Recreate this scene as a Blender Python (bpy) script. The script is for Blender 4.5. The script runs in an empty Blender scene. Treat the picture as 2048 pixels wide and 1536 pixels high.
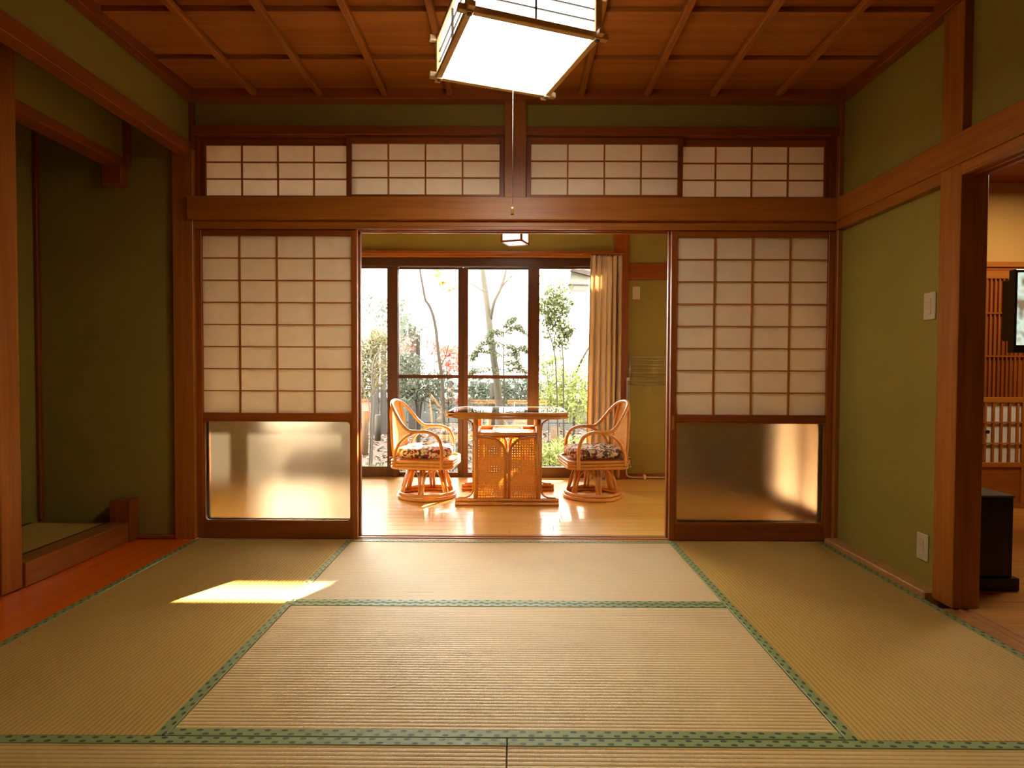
import bpy, bmesh, math, random
from mathutils import Vector, Matrix
random.seed(7)
C = bpy.context.scene.collection
S = bpy.context.scene
PI = math.pi

# ------------------------------------------------------------------ camera
F = 1178.0
cam = bpy.data.cameras.new('camera'); camo = bpy.data.objects.new('camera', cam); C.objects.link(camo)
cam.sensor_width = 36; cam.lens = 36 * F / 2048; cam.clip_start = .02; cam.clip_end = 200
YAW, PITCH, ROLL = math.atan(5 / F), math.atan(28 / F), .0041
CM = (Matrix.Translation((0, 0, 1)) @ Matrix.Rotation(YAW, 4, 'Z') @ Matrix.Rotation(PI / 2 - PITCH, 4, 'X') @ Matrix.Rotation(ROLL, 4, 'Z'))
camo.matrix_world = CM
S.camera = camo

def at(px, py, Y):
    """the point on the plane Y seen at photo pixel (px, py)"""
    d = CM.to_3x3() @ Vector(((px - 1024) / F, (768 - py) / F, -1))
    t = Y / d.y
    return Vector((d.x * t, Y, 1 + d.z * t))

# ------------------------------------------------------------------ world, sun, exposure
w = bpy.data.worlds.new('sky'); S.world = w; w.use_nodes = True
bg = w.node_tree.nodes['Background']
bg.inputs[0].default_value = (1.0, .98, .95, 1); bg.inputs[1].default_value = 8.0
sun = bpy.data.lights.new('sun', 'SUN'); suno = bpy.data.objects.new('sun', sun); C.objects.link(suno)
AZ, EL = math.radians(30), math.radians(29.4)
sv = Vector((-math.sin(AZ) * math.cos(EL), -math.cos(AZ) * math.cos(EL), -math.sin(EL)))
suno.rotation_euler = sv.to_track_quat('-Z', 'Y').to_euler()
sun.energy = 38; sun.angle = math.radians(.6); sun.color = (1, .93, .80)
S.view_settings.view_transform = 'Standard'; S.view_settings.look = 'None'
S.view_settings.exposure = 2.08; S.view_settings.gamma = 1; S.view_settings.use_curve_mapping = False
cy = S.cycles
cy.use_denoising = True; cy.max_bounces = 10; cy.diffuse_bounces = 5; cy.glossy_bounces = 4
cy.transmission_bounces = 10; cy.transparent_max_bounces = 24; cy.sample_clamp_indirect = 6; cy.sample_clamp_direct = 0
cy.caustics_reflective = False; cy.caustics_refractive = False; cy.blur_glossy = 1.0

# ------------------------------------------------------------------ materials
def mat(name):
    m = bpy.data.materials.new(name); m.use_nodes = True
    nt = m.node_tree; nt.nodes.clear()
    o = nt.nodes.new('ShaderNodeOutputMaterial')
    return m, nt, o
def N(nt, t, **k):
    n = nt.nodes.new(t)
    for a, b in k.items():
        if a in n.inputs.keys() if not a.startswith('_') else False: n.inputs[a].default_value = b
        elif a.startswith('_'): setattr(n, a[1:], b)
    return n
def L(nt, a, b): nt.links.new(a, b)
def princ(nt, o, col=(.5, .5, .5), rough=.5, spec=.5):
    p = nt.nodes.new('ShaderNodeBsdfPrincipled')
    p.inputs['Base Color'].default_value = (*col, 1); p.inputs['Roughness'].default_value = rough
    p.inputs['Specular IOR Level'].default_value = spec
    L(nt, p.outputs[0], o.inputs[0]); return p
def math_(nt, op, a, b=None, c=None):
    n = nt.nodes.new('ShaderNodeMath'); n.operation = op
    for i, v in enumerate((a, b, c)):
        if v is None: continue
        if isinstance(v, (int, float)): n.inputs[i].default_value = v
        else: L(nt, v, n.inputs[i])
    return n.outputs[0]
def ramp(nt, fac, stops):
    r = nt.nodes.new('ShaderNodeValToRGB'); L(nt, fac, r.inputs[0])
    e = r.color_ramp.elements
    while len(e) < len(stops): e.new(.5)
    for i, (p, c) in enumerate(stops): e[i].position = p; e[i].color = (*c, 1)
    return r.outputs[0]
def coords(nt, rnd=True, scale=(1, 1, 1)):
    tc = nt.nodes.new('ShaderNodeTexCoord'); mp = nt.nodes.new('ShaderNodeMapping'); mp.inputs['Scale'].default_value = scale
    if rnd:
        oi = nt.nodes.new('ShaderNodeObjectInfo'); ad = nt.nodes.new('ShaderNodeVectorMath'); ad.operation = 'ADD'
        ml = math_(nt, 'MULTIPLY', oi.outputs['Random'], 17.3)
        L(nt, tc.outputs['Object'], ad.inputs[0]); L(nt, ml, ad.inputs[1]); L(nt, ad.outputs[0], mp.inputs[0])
        return mp.outputs[0], oi.outputs['Random']
    L(nt, tc.outputs['Object'], mp.inputs[0]); return mp.outputs[0], None
def noise(nt, vec, scale, detail=3, rough=.5):
    n = nt.nodes.new('ShaderNodeTexNoise'); n.inputs['Scale'].default_value = scale
    n.inputs['Detail'].default_value = detail; n.inputs['Roughness'].default_value = rough
    L(nt, vec, n.inputs['Vector']); return n.outputs['Fac']
def bump(nt, h, p, strength=.3, dist=.002):
    b = nt.nodes.new('ShaderNodeBump'); b.inputs['Strength'].default_value = strength; b.inputs['Distance'].default_value = dist
    L(nt, h, b.inputs['Height']); L(nt, b.outputs[0], p.inputs['Normal'])

def wood(name, dark, light, axis='x', rough=.4, spec=.4, grain=1.0, coat=0, vary=.25):
    m, nt, o = mat(name)
    sc = {'x': (.7, 14, 14), 'y': (14, .7, 14), 'z': (14, 14, .7)}[axis]
    v, rnd = coords(nt, True, tuple(s * grain for s in sc))
    f1 = noise(nt, v, 2.2, 4, .6)
    v2, _ = coords(nt, True, tuple(s * grain * 5 if s > 1 else s * 2 for s in sc))
    f2 = noise(nt, v2, 3, 2)
    f = math_(nt, 'ADD', math_(nt, 'MULTIPLY', f1, .7), math_(nt, 'MULTIPLY', f2, .3))
    f = math_(nt, 'ADD', f, math_(nt, 'MULTIPLY', math_(nt, 'SUBTRACT', rnd, .5), vary))
    c = ramp(nt, f, [(.3, dark), (.68, light)])
    p = princ(nt, o, rough=rough, spec=spec); L(nt, c, p.inputs['Base Color'])
    bump(nt, f2, p, .15, .001)
    if coat: p.inputs['Coat Weight'].default_value = coat; p.inputs['Coat Roughness'].default_value = .12
    return m
WD, WL = (.28, .080, .007), (.46, .155, .018)
M = {}
for a in 'xyz': M['wood_' + a] = wood('cedar wood ' + a, WD, WL, a)
for a in 'xyz': M['trim_' + a] = wood('darker cedar ' + a, (.21, .047, .005), (.34, .088, .010), a)
M['lattice'] = wood('lattice wood', (.32, .085, .012), (.44, .14, .022), 'z', .5, .3)
M['ceil'] = wood('ceiling board', (.32, .092, .013), (.52, .19, .032), 'x', .5, .25, .7, vary=.3)
M['engawa'] = wood('honey floor', (.78, .44, .075), (.90, .58, .13), 'x', .34, .8, 1, .5, .22)
M['redfloor'] = wood('lacquered board', (.76, .11, .002), (.88, .15, .004), 'y', .25, .5, .8, .4)
M['floor2'] = wood('oak floor', (.42, .17, .03), (.58, .26, .05), 'x', .3, .5)
M['sill'] = wood('pale sill wood', (.40, .17, .045), (.55, .27, .085), 'x', .3, .5)
M['kamachi'] = wood('grained kamachi', (.26, .075, .012), (.46, .165, .035), 'y', .4, .4, .45)
M['windowframe'] = wood('brown window frame', (.060, .020, .005), (.092, .033, .009), 'z', .4, .4)
M['windowdark'] = wood('dark bronze frame', (.045, .016, .006), (.07, .026, .009), 'x', .4, .4)
M['rattan'] = wood('rattan', (.52, .20, .035), (.70, .32, .07), 'z', .28, .5, .6, .3)
M['lampwood'] = wood('glare-toned lamp wood', (.62, .42, .22), (.78, .56, .32), 'x', .5, .3)  # brown wood lightened in its colour to carry the lamp's glare

def wall_mat(name, col, col2):
    m, nt, o = mat(name)
    v, _ = coords(nt, False)
    f = noise(nt, v, 3, 3); g = noise(nt, v, 260, 2)
    c = ramp(nt, math_(nt, 'ADD', math_(nt, 'MULTIPLY', f, .6), math_(nt, 'MULTIPLY', g, .4)), [(.3, col), (.7, col2)])
    p = princ(nt, o, rough=.75, spec=.3); L(nt, c, p.inputs['Base Color']); bump(nt, g, p, .35, .001)
    return m
M['green'] = wall_mat('moss green plaster', (.27, .213, .037), (.33, .265, .052))
M['beige'] = wall_mat('beige plaster', (.50, .27, .07), (.56, .32, .09))
M['cream'] = wall_mat('cream paint', (.80, .74, .62), (.85, .79, .68))

def tatami(name, axis):
    m, nt, o = mat(name)
    v, _ = coords(nt, False)
    sp = nt.nodes.new('ShaderNodeSeparateXYZ'); L(nt, v, sp.inputs[0])
    u, t = (sp.outputs['Y'], sp.outputs['X']) if axis == 'x' else (sp.outputs['X'], sp.outputs['Y'])
    k = math_(nt, 'FRACT', math_(nt, 'DIVIDE', u, .0165))
    h = math_(nt, 'SINE', math_(nt, 'MULTIPLY', k, PI))               # ridge 0..1..0
    r = math_(nt, 'SINE', math_(nt, 'MULTIPLY', t, 2 * PI / .0045))   # rushes across the ridge
    n1 = noise(nt, v, 2.0, 3); n2 = noise(nt, v, 90, 2)
    f = math_(nt, 'ADD', math_(nt, 'MULTIPLY', math_(nt, 'POWER', h, .5), .42), math_(nt, 'MULTIPLY', n1, .32))
    f = math_(nt, 'ADD', f, math_(nt, 'MULTIPLY', n2, .26))
    c = ramp(nt, f, [(.25, (.31, .165, .028)), (.62, (.56, .35, .085)), (.9, (.64, .43, .12))])
    p = princ(nt, o, rough=.5, spec=.34); L(nt, c, p.inputs['Base Color'])
    hh = math_(nt, 'ADD', math_(nt, 'POWER', h, .6), math_(nt, 'MULTIPLY', r, .08))
    bump(nt, hh, p, .55, .0016)
    p.inputs['Anisotropic'].default_value = .85
    cb = nt.nodes.new('ShaderNodeCombineXYZ')
    cb.inputs[0].default_value = 1.0 if axis == 'x' else 0.0; cb.inputs[1].default_value = 0.0 if axis == 'x' else 1.0
    L(nt, cb.outputs[0], p.inputs['Tangent'])
    return m
M['tat_x'] = tatami('tatami rows across', 'x'); M['tat_y'] = tatami('tatami rows along', 'y')

def heri():
    m, nt, o = mat('green brocade edging')
    v, _ = coords(nt, False)
    sp = nt.nodes.new('ShaderNodeSeparateXYZ'); L(nt, v, sp.inputs[0])
    u, t = sp.outputs['X'], sp.outputs['Y']
    side = math_(nt, 'GREATER_THAN', t, 0)
    k = math_(nt, 'SUBTRACT', math_(nt, 'FRACT', math_(nt, 'ADD', math_(nt, 'DIVIDE', u, .047), math_(nt, 'MULTIPLY', side, .5))), .5)
    a = math_(nt, 'POWER', math_(nt, 'ABSOLUTE', math_(nt, 'DIVIDE', k, .21)), 2)
    b = math_(nt, 'POWER', math_(nt, 'ABSOLUTE', math_(nt, 'DIVIDE', math_(nt, 'SUBTRACT', math_(nt, 'ABSOLUTE', t), .0082), .0052)), 2)
    d = math_(nt, 'ADD', a, b)
    ng = noise(nt, v, 300, 2)
    d = math_(nt, 'ADD', d, math_(nt, 'MULTIPLY', math_(nt, 'SUBTRACT', ng, .5), .8))
    c = ramp(nt, d, [(.0, (.045, .065, .022)), (.75, (.035, .055, .016)), (.95, (.22, .27, .09)), (1, (.24, .29, .10))])
    p = princ(nt, o, rough=.5, spec=.3); L(nt, c, p.inputs['Base Color']); bump(nt, ng, p, .3, .0006)
    return m
M['heri'] = heri()
def plain(name, col, rough=.5, spec=.4, metal=0):
    m, nt, o = mat(name); v, _ = coords(nt, False); p = princ(nt, o, rough=rough, spec=spec)
    f = noise(nt, v, 20, 2)
    L(nt, ramp(nt, f, [(.2, tuple(x * .88 for x in col)), (.8, tuple(min(1, x * 1.06) for x in col))]), p.inputs['Base Color'])
    p.inputs['Metallic'].default_value = metal; return m
M['black'] = plain('black lacquer', (.012, .009, .008), .3)
M['blackheri'] = plain('black edging', (.012, .012, .012), .6)
M['screen_black'] = plain('black plastic', (.015, .013, .015), .3)
M['ivory'] = plain('ivory plastic', (.62, .52, .33), .35)
M['steel'] = plain('brushed steel', (.55, .48, .40), .3, .5, .8)
M['pipe'] = plain('white vinyl pipe', (.62, .55, .45), .4)
M['darkpeg'] = plain('dark peg', (.05, .035, .02), .5)
M['white_tray'] = plain('white tray', (.85, .82, .78), .15, .6)
M['dark_metal'] = plain('dark bronze aluminium', (.06, .028, .012), .35, .5, .3)
M['cord'] = plain('cord', (.75, .68, .5), .6)

def paper():
    m, nt, o = mat('washi paper'); v, _ = coords(nt, True)
    f = noise(nt, v, 14, 4, .7)
    c = ramp(nt, f, [(.3, (.88, .80, .66)), (.7, (.93, .86, .74))])
    d = nt.nodes.new('ShaderNodeBsdfDiffuse'); t = nt.nodes.new('ShaderNodeBsdfTranslucent'); mx = nt.nodes.new('ShaderNodeMixShader')
    L(nt, c, d.inputs[0]); L(nt, c, t.inputs[0]); mx.inputs[0].default_value = .64
    L(nt, d.outputs[0], mx.inputs[1]); L(nt, t.outputs[0], mx.inputs[2]); L(nt, mx.outputs[0], o.inputs[0]); return m
M['paper'] = paper()
def glass():
    m, nt, o = mat('clear glass')
    t = nt.nodes.new('ShaderNodeBsdfTransparent'); g = nt.nodes.new('ShaderNodeBsdfGlossy'); g.inputs['Roughness'].default_value = .01
    t.inputs[0].default_value = (.97, .98, .97, 1)
    f = nt.nodes.new('ShaderNodeFresnel'); f.inputs[0].default_value = 1.45; mx = nt.nodes.new('ShaderNodeMixShader')
    L(nt, f.outputs[0], mx.inputs[0]); L(nt, t.outputs[0], mx.inputs[1]); L(nt, g.outputs[0], mx.inputs[2]); L(nt, mx.outputs[0], o.inputs[0]); return m
M['glass'] = glass()
def frosted():
    m, nt, o = mat('frosted glass'); v, _ = coords(nt, False)
    r = nt.nodes.new('ShaderNodeBsdfRefraction'); r.inputs['IOR'].default_value = 1.12; r.inputs['Roughness'].default_value = .44
    r.inputs[0].default_value = (.85, .80, .72, 1)
    tr = nt.nodes.new('ShaderNodeBsdfTranslucent'); tr.inputs[0].default_value = (.85, .80, .70, 1)
    g = nt.nodes.new('ShaderNodeBsdfGlossy'); g.inputs['Roughness'].default_value = .35; g.inputs[0].default_value = (.8, .8, .8, 1)
    m1 = nt.nodes.new('ShaderNodeMixShader'); m1.inputs[0].default_value = .03; m2 = nt.nodes.new('ShaderNodeMixShader'); m2.inputs[0].default_value = .05
    L(nt, r.outputs[0], m1.inputs[1]); L(nt, tr.outputs[0], m1.inputs[2]); L(nt, m1.outputs[0], m2.inputs[1]); L(nt, g.outputs[0], m2.inputs[2])
    b = nt.nodes.new('ShaderNodeBump'); b.inputs['Strength'].default_value = .25; b.inputs['Distance'].default_value = .001
    L(nt, noise(nt, v, 220, 2), b.inputs['Height'])
    for n in (r, g): L(nt, b.outputs[0], n.inputs['Normal'])
    L(nt, m2.outputs[0], o.inputs[0]); return m
M['frosted'] = frosted()
def emit(name, col, s):
    m, nt, o = mat(name); e = nt.nodes.new('ShaderNodeEmission'); e.inputs[0].default_value = (*col, 1); e.inputs[1].default_value = s
    L(nt, e.outputs[0], o.inputs[0]); return m
M['lamp'] = emit('lit lamp shade', (1, .93, .80), 7.5)
M['lamp_side'] = emit('lit lamp side paper', (1, .93, .80), 1.3)
M['lamp2'] = emit('lit small lamp', (1, .88, .66), 1.6)
def cane(name, col, col2):
    m, nt, o = mat(name); v, _ = coords(nt, False); p = princ(nt, o, rough=.4, spec=.4)
    L(nt, ramp(nt, noise(nt, v, 60, 2), [(.3, col), (.7, col2)]), p.inputs['Base Color'])
    # thin split cane lets some light through
    t = nt.nodes.new('ShaderNodeBsdfTranslucent'); t.inputs[0].default_value = (*col2, 1); mx = nt.nodes.new('ShaderNodeMixShader'); mx.inputs[0].default_value = .4
    L(nt, p.outputs[0], mx.inputs[1]); L(nt, t.outputs[0], mx.inputs[2]); L(nt, mx.outputs[0], o.inputs[0]); return m
M['cane'] = cane('woven cane', (.70, .36, .07), (.88, .55, .16))
def floral():
    m, nt, o = mat('floral chintz'); v, _ = coords(nt, True)
    nz = nt.nodes.new('ShaderNodeTexNoise'); nz.inputs['Scale'].default_value = 14; L(nt, v, nz.inputs['Vector'])
    ad = nt.nodes.new('ShaderNodeVectorMath'); ad.operation = 'MULTIPLY_ADD'; ad.inputs[1].default_value = (.03, .03, .03)
    L(nt, nz.outputs['Color'], ad.inputs[0]); L(nt, v, ad.inputs[2])
    vo = nt.nodes.new('ShaderNodeTexVoronoi'); vo.inputs['Scale'].default_value = 62; L(nt, ad.outputs[0], vo.inputs['Vector'])
    sp = nt.nodes.new('ShaderNodeSeparateColor'); L(nt, vo.outputs['Color'], sp.inputs[0])
    r = nt.nodes.new('ShaderNodeValToRGB'); r.color_ramp.interpolation = 'CONSTANT'; L(nt, sp.outputs[0], r.inputs[0])
    e = r.color_ramp.elements
    cols = [(0, (.72, .60, .42)), (.30, (.30, .02, .04)), (.44, (.10, .13, .03)), (.56, (.65, .50, .32)), (.72, (.16, .04, .10)), (.82, (.38, .22, .06)), (.90, (.05, .05, .02))]
    while len(e) < len(cols): e.new(.5)
    for i, (a, b) in enumerate(cols): e[i].position = a; e[i].color = (*b, 1)
    p = princ(nt, o, rough=.75, spec=.2); L(nt, r.outputs[0], p.inputs['Base Color']); return m
M['floral'] = floral()
def cloth():
    m, nt, o = mat('curtain linen'); v, _ = coords(nt, False)
    f = noise(nt, v, 120, 2)
    c = ramp(nt, f, [(.3, (.72, .57, .38)), (.7, (.80, .66, .46))])
    d = nt.nodes.new('ShaderNodeBsdfDiffuse'); t = nt.nodes.new('ShaderNodeBsdfTranslucent'); mx = nt.nodes.new('ShaderNodeMixShader')
    L(nt, c, d.inputs[0]); L(nt, c, t.inputs[0]); mx.inputs[0].default_value = .28
    L(nt, d.outputs[0], mx.inputs[1]); L(nt, t.outputs[0], mx.inputs[2]); L(nt, mx.outputs[0], o.inputs[0]); return m
M['cloth'] = cloth()
def leafm(name, a, b, tr=.45):
    m, nt, o = mat(name); g = nt.nodes.new('ShaderNodeNewGeometry')
    c = ramp(nt, g.outputs['Random Per Island'], [(.1, a), (.9, b)])
    d = nt.nodes.new('ShaderNodeBsdfPrincipled'); d.inputs['Roughness'].default_value = .5
    t = nt.nodes.new('ShaderNodeBsdfTranslucent'); mx = nt.nodes.new('ShaderNodeMixShader'); mx.inputs[0].default_value = tr
    L(nt, c, d.inputs[0]); L(nt, c, t.inputs[0]); L(nt, d.outputs[0], mx.inputs[1]); L(nt, t.outputs[0], mx.inputs[2]); L(nt, mx.outputs[0], o.inputs[0]); return m
M['leaf'] = leafm('glossy green leaf', (0.027, 0.039, 0.009), (0.097, 0.111, 0.030))
M['leaf_pale'] = leafm('pale green leaf', (0.043, 0.055, 0.021), (0.094, 0.100, 0.045))
M['leaf_grey'] = leafm('grey green leaf', (0.030, 0.039, 0.023), (0.084, 0.097, 0.065))
M['leaf_red'] = leafm('red maple leaf', (.32, .06, .045), (.50, .22, .16))
M['leaf_lime'] = leafm('yellow green leaf', (.10, .13, .03), (.30, .33, .09))
M['leaf_yellow'] = leafm('yellow autumn leaf', (0.173, 0.104, 0.009), (0.184, 0.138, 0.027))
M['leaf_orange'] = leafm('orange green leaf', (.06, .075, .03), (.20, .15, .075))
M['litter'] = leafm('fallen leaves', (0.037, 0.015, 0.007), (0.094, 0.058, 0.034), .1)
M['bark'] = wood('grey bark', (0.017, 0.012, 0.007), (0.031, 0.025, 0.015), 'z', .8, .2, .6)
M['bark_pale'] = wood('pale bark', (0.040, 0.033, 0.022), (0.058, 0.051, 0.036), 'z', .8, .2, .6)
M['post_grey'] = wood('weathered plank', (0.020, 0.015, 0.011), (0.034, 0.025, 0.020), 'z', .8, .2, .6)
M['post_tan'] = wood('peeled log post', (0.058, 0.034, 0.017), (0.082, 0.054, 0.031), 'z', .8, .2, .6)
M['soil'] = wall_mat('garden soil', (0.025, 0.015, 0.007), (0.045, 0.025, 0.014))
M['block'] = wall_mat('concrete block', (0.048, 0.046, 0.039), (0.068, 0.067, 0.058))
M['whitewall'] = wall_mat('white render', (.80, .78, .72), (.84, .82, .77))
M['grey_trim'] = plain('grey metal', (.13, .14, .14), .5)
M['roofgrey'] = plain('roof slate', (.10, .10, .11), .6)
M['eave'] = plain('painted eave board', (0.085, 0.080, 0.065), .6)
M['stone'] = wall_mat('garden stone', (0.051, 0.048, 0.041), (0.082, 0.077, 0.068))

# ------------------------------------------------------------------ mesh helpers
def BM(): return bmesh.new()
def box(bm, x0, x1, y0, y1, z0, z1, bev=0):
    v = [bm.verts.new(p) for p in ((x0, y0, z0), (x1, y0, z0), (x1, y1, z0), (x0, y1, z0), (x0, y0, z1), (x1, y0, z1), (x1, y1, z1), (x0, y1, z1))]
    fs = [bm.faces.new([v[i] for i in q]) for q in ((3, 2, 1, 0), (4, 5, 6, 7), (0, 1, 5, 4), (1, 2, 6, 5), (2, 3, 7, 6), (3, 0, 4, 7))]
    if bev:
        es = {e for f in fs for e in f.edges}
        bmesh.ops.bevel(bm, geom=list(es), offset=bev, segments=1, affect='EDGES', profile=.5)
    return bm
def bx(x0, x1, y0, y1, z0, z1, bev=0): return box(BM(), x0, x1, y0, y1, z0, z1, bev)
def smoothpts(pts, n=6, closed=False):
    P_ = [Vector(p) for p in pts]; out = []
    m = len(P_)
    rng = range(m) if closed else range(m - 1)
    for i in rng:
        if closed: a, b, c, d = P_[i - 1], P_[i], P_[(i + 1) % m], P_[(i + 2) % m]
        else: a, b, c, d = P_[max(i - 1, 0)], P_[i], P_[i + 1], P_[min(i + 2, m - 1)]
        for k in range(n):
            t = k / n
            out.append(.5 * ((2 * b) + (c - a) * t + (2 * a - 5 * b + 4 * c - d) * t * t + (3 * b - a - 3 * c + d) * t ** 3))
    if not closed: out.append(P_[-1])
    return out
def tube(bm, pts, r, seg=8, closed=False, r1=None):
    pts = [Vector(p) for p in pts]; n = len(pts); rings = []; up = None
    for i, p in enumerate(pts):
        if closed: t = pts[(i + 1) % n] - pts[i - 1]
        else: t = pts[min(i + 1, n - 1)] - pts[max(i - 1, 0)]
        t.normalize()
        if up is None:
            up = Vector((0, 0, 1)) if abs(t.z) < .9 else Vector((0, 1, 0))
        s = t.cross(up)
        if s.length < 1e-4: s = t.cross(Vector((1, 0, 0)))
        s.normalize(); up = s.cross(t).normalized()
        rr = r if r1 is None else r + (r1 - r) * i / (n - 1)
        rings.append([bm.verts.new(p + rr * (math.cos(2 * PI * k / seg) * s + math.sin(2 * PI * k / seg) * up)) for k in range(seg)])
    for i in range(n if closed else n - 1):
        a, b = rings[i], rings[(i + 1) % n]
        off = 0
        if closed and i == n - 1:
            off = min(range(seg), key=lambda o_: (b[o_].co - a[0].co).length)
        for k in range(seg):
            f = bm.faces.new((a[k], a[(k + 1) % seg], b[(k + 1 + off) % seg], b[(k + off) % seg])); f.smooth = True
    if not closed:
        bm.faces.new(rings[0]); bm.faces.new(list(reversed(rings[-1])))
    return bm
def ring(bm, cx, cy_, z, r, tr, seg=8, n=36, ax=1, ay=1, tilt=0):
    return tube(bm, [(cx + r * ax * math.cos(2 * PI * k / n), cy_ + r * ay * math.sin(2 * PI * k / n), z) for k in range(n)], tr, seg, True)
def obj(name, bm, m, parent=None, local=False, loc=None, norm=True):
    me = bpy.data.meshes.new(name)
    if norm: bmesh.ops.recalc_face_normals(bm, faces=bm.faces[:])
    org = Vector((0, 0, 0))
    if parent is not None and not local:
        p = parent
        while p is not None: org = org + p.location; p = p.parent
    if loc is not None:
        for v in bm.verts: v.co -= Vector(loc)
    elif org.length: 
        for v in bm.verts: v.co -= org
    bm.to_mesh(me); bm.free(); me.materials.append(m)
    o = bpy.data.objects.new(name, me); C.objects.link(o)
    if parent is not None: o.parent = parent
    if loc is not None: o.location = Vector(loc) - org
    return o
def tag(o, label=None, cat=None, group=None, kind=None):
    if label: o['label'] = label
    if cat: o['category'] = cat
    if group: o['group'] = group
    if kind: o['kind'] = kind
    return o
def thing(name, label, cat, loc=(0, 0, 0), rz=0, group=None, kind=None):
    o = bpy.data.objects.new(name, None); C.objects.link(o); o.location = loc; o.rotation_euler = (0, 0, rz); o.empty_display_size = .05
    return tag(o, label, cat, group, kind)
def copy_tree(o, parent=None):
    c = o.copy(); C.objects.link(c); c.parent = parent
    for ch in list(o.children): copy_tree(ch, c)
    return c
def struct(name, bm, m, label, cat, parent=None, loc=None):
    o = obj(name, bm, m, parent, loc=loc); return tag(o, label, cat, kind='structure')
ntrim = [0]
def trim(b, m, label, cat='wood trim', bev=.003):
    ntrim[0] += 1
    c = ((b[0] + b[1]) / 2, (b[2] + b[3]) / 2, b[4])
    return struct('trim_%d' % ntrim[0], bx(*b, bev), M[m], label, cat, loc=c)

YF = 3.43
XL, XR = -1.888, 1.887
TL, TR_ = -1.872, 1.81     # tatami area
# ------------------------------------------------------------------ room shell
struct('floor', bx(-2.9, 4.8, -1.7, 3.52, -.14, -.058), M['sill'], 'subfloor board beneath the straw mats', 'floor')
# walls
wf = struct('wall_far', bx(XL, XR, 3.452, 3.53, 2.395, 2.75), M['green'], 'moss green plaster band above the paper transoms', 'wall')
struct('wall_alcove_far', bx(-3.0, -1.985, 3.452, 3.53, -.06, 2.75), M['green'], 'dark green plaster end wall of the alcove by the left post', 'wall')
wr = struct('wall_right', bx(XR, 1.962, 2.58, 3.44, -.05, 1.83), M['green'], 'moss green plaster panel between right shoji and right pillar', 'wall')
struct('wall_right_upper', bx(XR, 1.962, -1.6, 3.452, 1.90, 2.75), M['green'], 'moss green plaster wall above the right head beam', 'wall')
struct('wall_left_upper', bx(-1.955, XL, -1.6, 3.452, 2.27, 2.75), M['green'], 'green plaster strip between ceiling and left head beam', 'wall')
struct('wall_alcove_side', bx(-2.88, -2.80, 2.5, 3.46, -.06, 2.75), M['green'], 'dark green back wall of the recessed alcove at far left', 'wall')
struct('wall_alcove_near', bx(-2.88, -2.36, 2.50, 2.57, -.06, 2.75), M['green'], 'green return wall behind the left pillar', 'wall')
struct('wall_left', bx(-2.40, -2.33, -1.6, 2.50, -.06, 2.75), M['green'], 'green plaster wall left of the camera', 'wall')
struct('wall_near', bx(-2.9, 4.8, -1.7, -1.6, -.06, 2.75), M['green'], 'green plaster wall behind the camera', 'wall')
struct('wall_alcove_hanging', bx(-2.33, -2.262, 2.57, 3.452, 2.22, 2.60), M['green'], 'narrow green plaster strip above the alcove lintel', 'wall')
# ceiling with boards and battens
ce = struct('ceiling', bx(-2.9, 1.95, -1.6, 3.46, 2.62, 2.75), M['trim_x'], 'dark cedar board ceiling of the tatami room', 'ceiling')
y = 3.43; k = 0
while y > -1.6:
    y0 = max(y - .40, -1.6); bm = BM(); zf, zn = 2.596, 2.576
    v = [bm.verts.new(p) for p in ((-1.93, y0, zn), (1.93, y0, zn), (1.93, y - .007, zf), (-1.93, y - .007, zf), (-1.93, y0, 2.61), (1.93, y0, 2.61), (1.93, y - .007, 2.61), (-1.93, y - .007, 2.61))]
    for q in ((3, 2, 1, 0), (4, 5, 6, 7), (0, 1, 5, 4), (1, 2, 6, 5), (2, 3, 7, 6), (3, 0, 4, 7)): bm.faces.new([v[i] for i in q])
    obj('ceiling_board', bm, M['ceil'], ce, loc=(0, y, 2.58)); y -= .40
for i in range(-4, 5):
    obj('ceiling_batten', bx(i * .372 - .017, i * .372 + .017, -1.6, 3.40, 2.552, 2.582, .004), M['wood_y'], ce, loc=(i * .372, 0, 2.55))
struct('ceiling_alcove', bx(-2.9, -1.93, -1.6, 3.46, 2.56, 2.62), M['ceil'], 'plain board ceiling over the alcove', 'ceiling')
trim((XL, XR, 3.375, 3.452, 2.536, 2.60), 'trim_x', 'ceiling moulding along the top of the far wall', 'moulding')
trim((XL, -1.83, -1.6, 3.375, 2.536, 2.60), 'trim_y', 'ceiling moulding along the left green strip', 'moulding')
trim((1.83, XR, -1.6, 3.375, 2.536, 2.60), 'trim_y', 'ceiling moulding along the right wall', 'moulding')
# posts and beams
trim((-1.985, -1.866, 3.42, 3.545, 0, 2.27), 'wood_z', 'broad cedar post left of the left shoji screen', 'post')
trim((-1.888, -1.862, 3.425, 3.46, 2.27, 2.54), 'trim_z', 'slim upright in the upper left corner', 'post')
trim((1.860, 1.962, 3.42, 3.545, 0, 2.54), 'wood_z', 'cedar corner post right of the right shoji screen', 'post')
trim((-.063, .062, 3.405, 3.54, 1.985, 2.54), 'wood_z', 'short post dividing the two pairs of paper transoms', 'post')
trim((1.848, 1.965, 2.470, 2.590, 0, 2.56), 'wood_z', 'square cedar pillar at the right doorway', 'pillar')
trim((-2.35, -2.238, 2.545, 2.655, 0, 2.56), 'wood_z', 'alcove pillar at the left edge of the photo', 'pillar')
trim((-1.888, 1.862, 3.398, 3.452, 1.862, 1.992), 'wood_x', 'broad lintel rail across the far wall above the shoji', 'rail')
trim((-1.866, 1.862, 3.418, 3.53, 2.352, 2.402), 'trim_x', 'upper rail above the paper transoms', 'rail')
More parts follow.
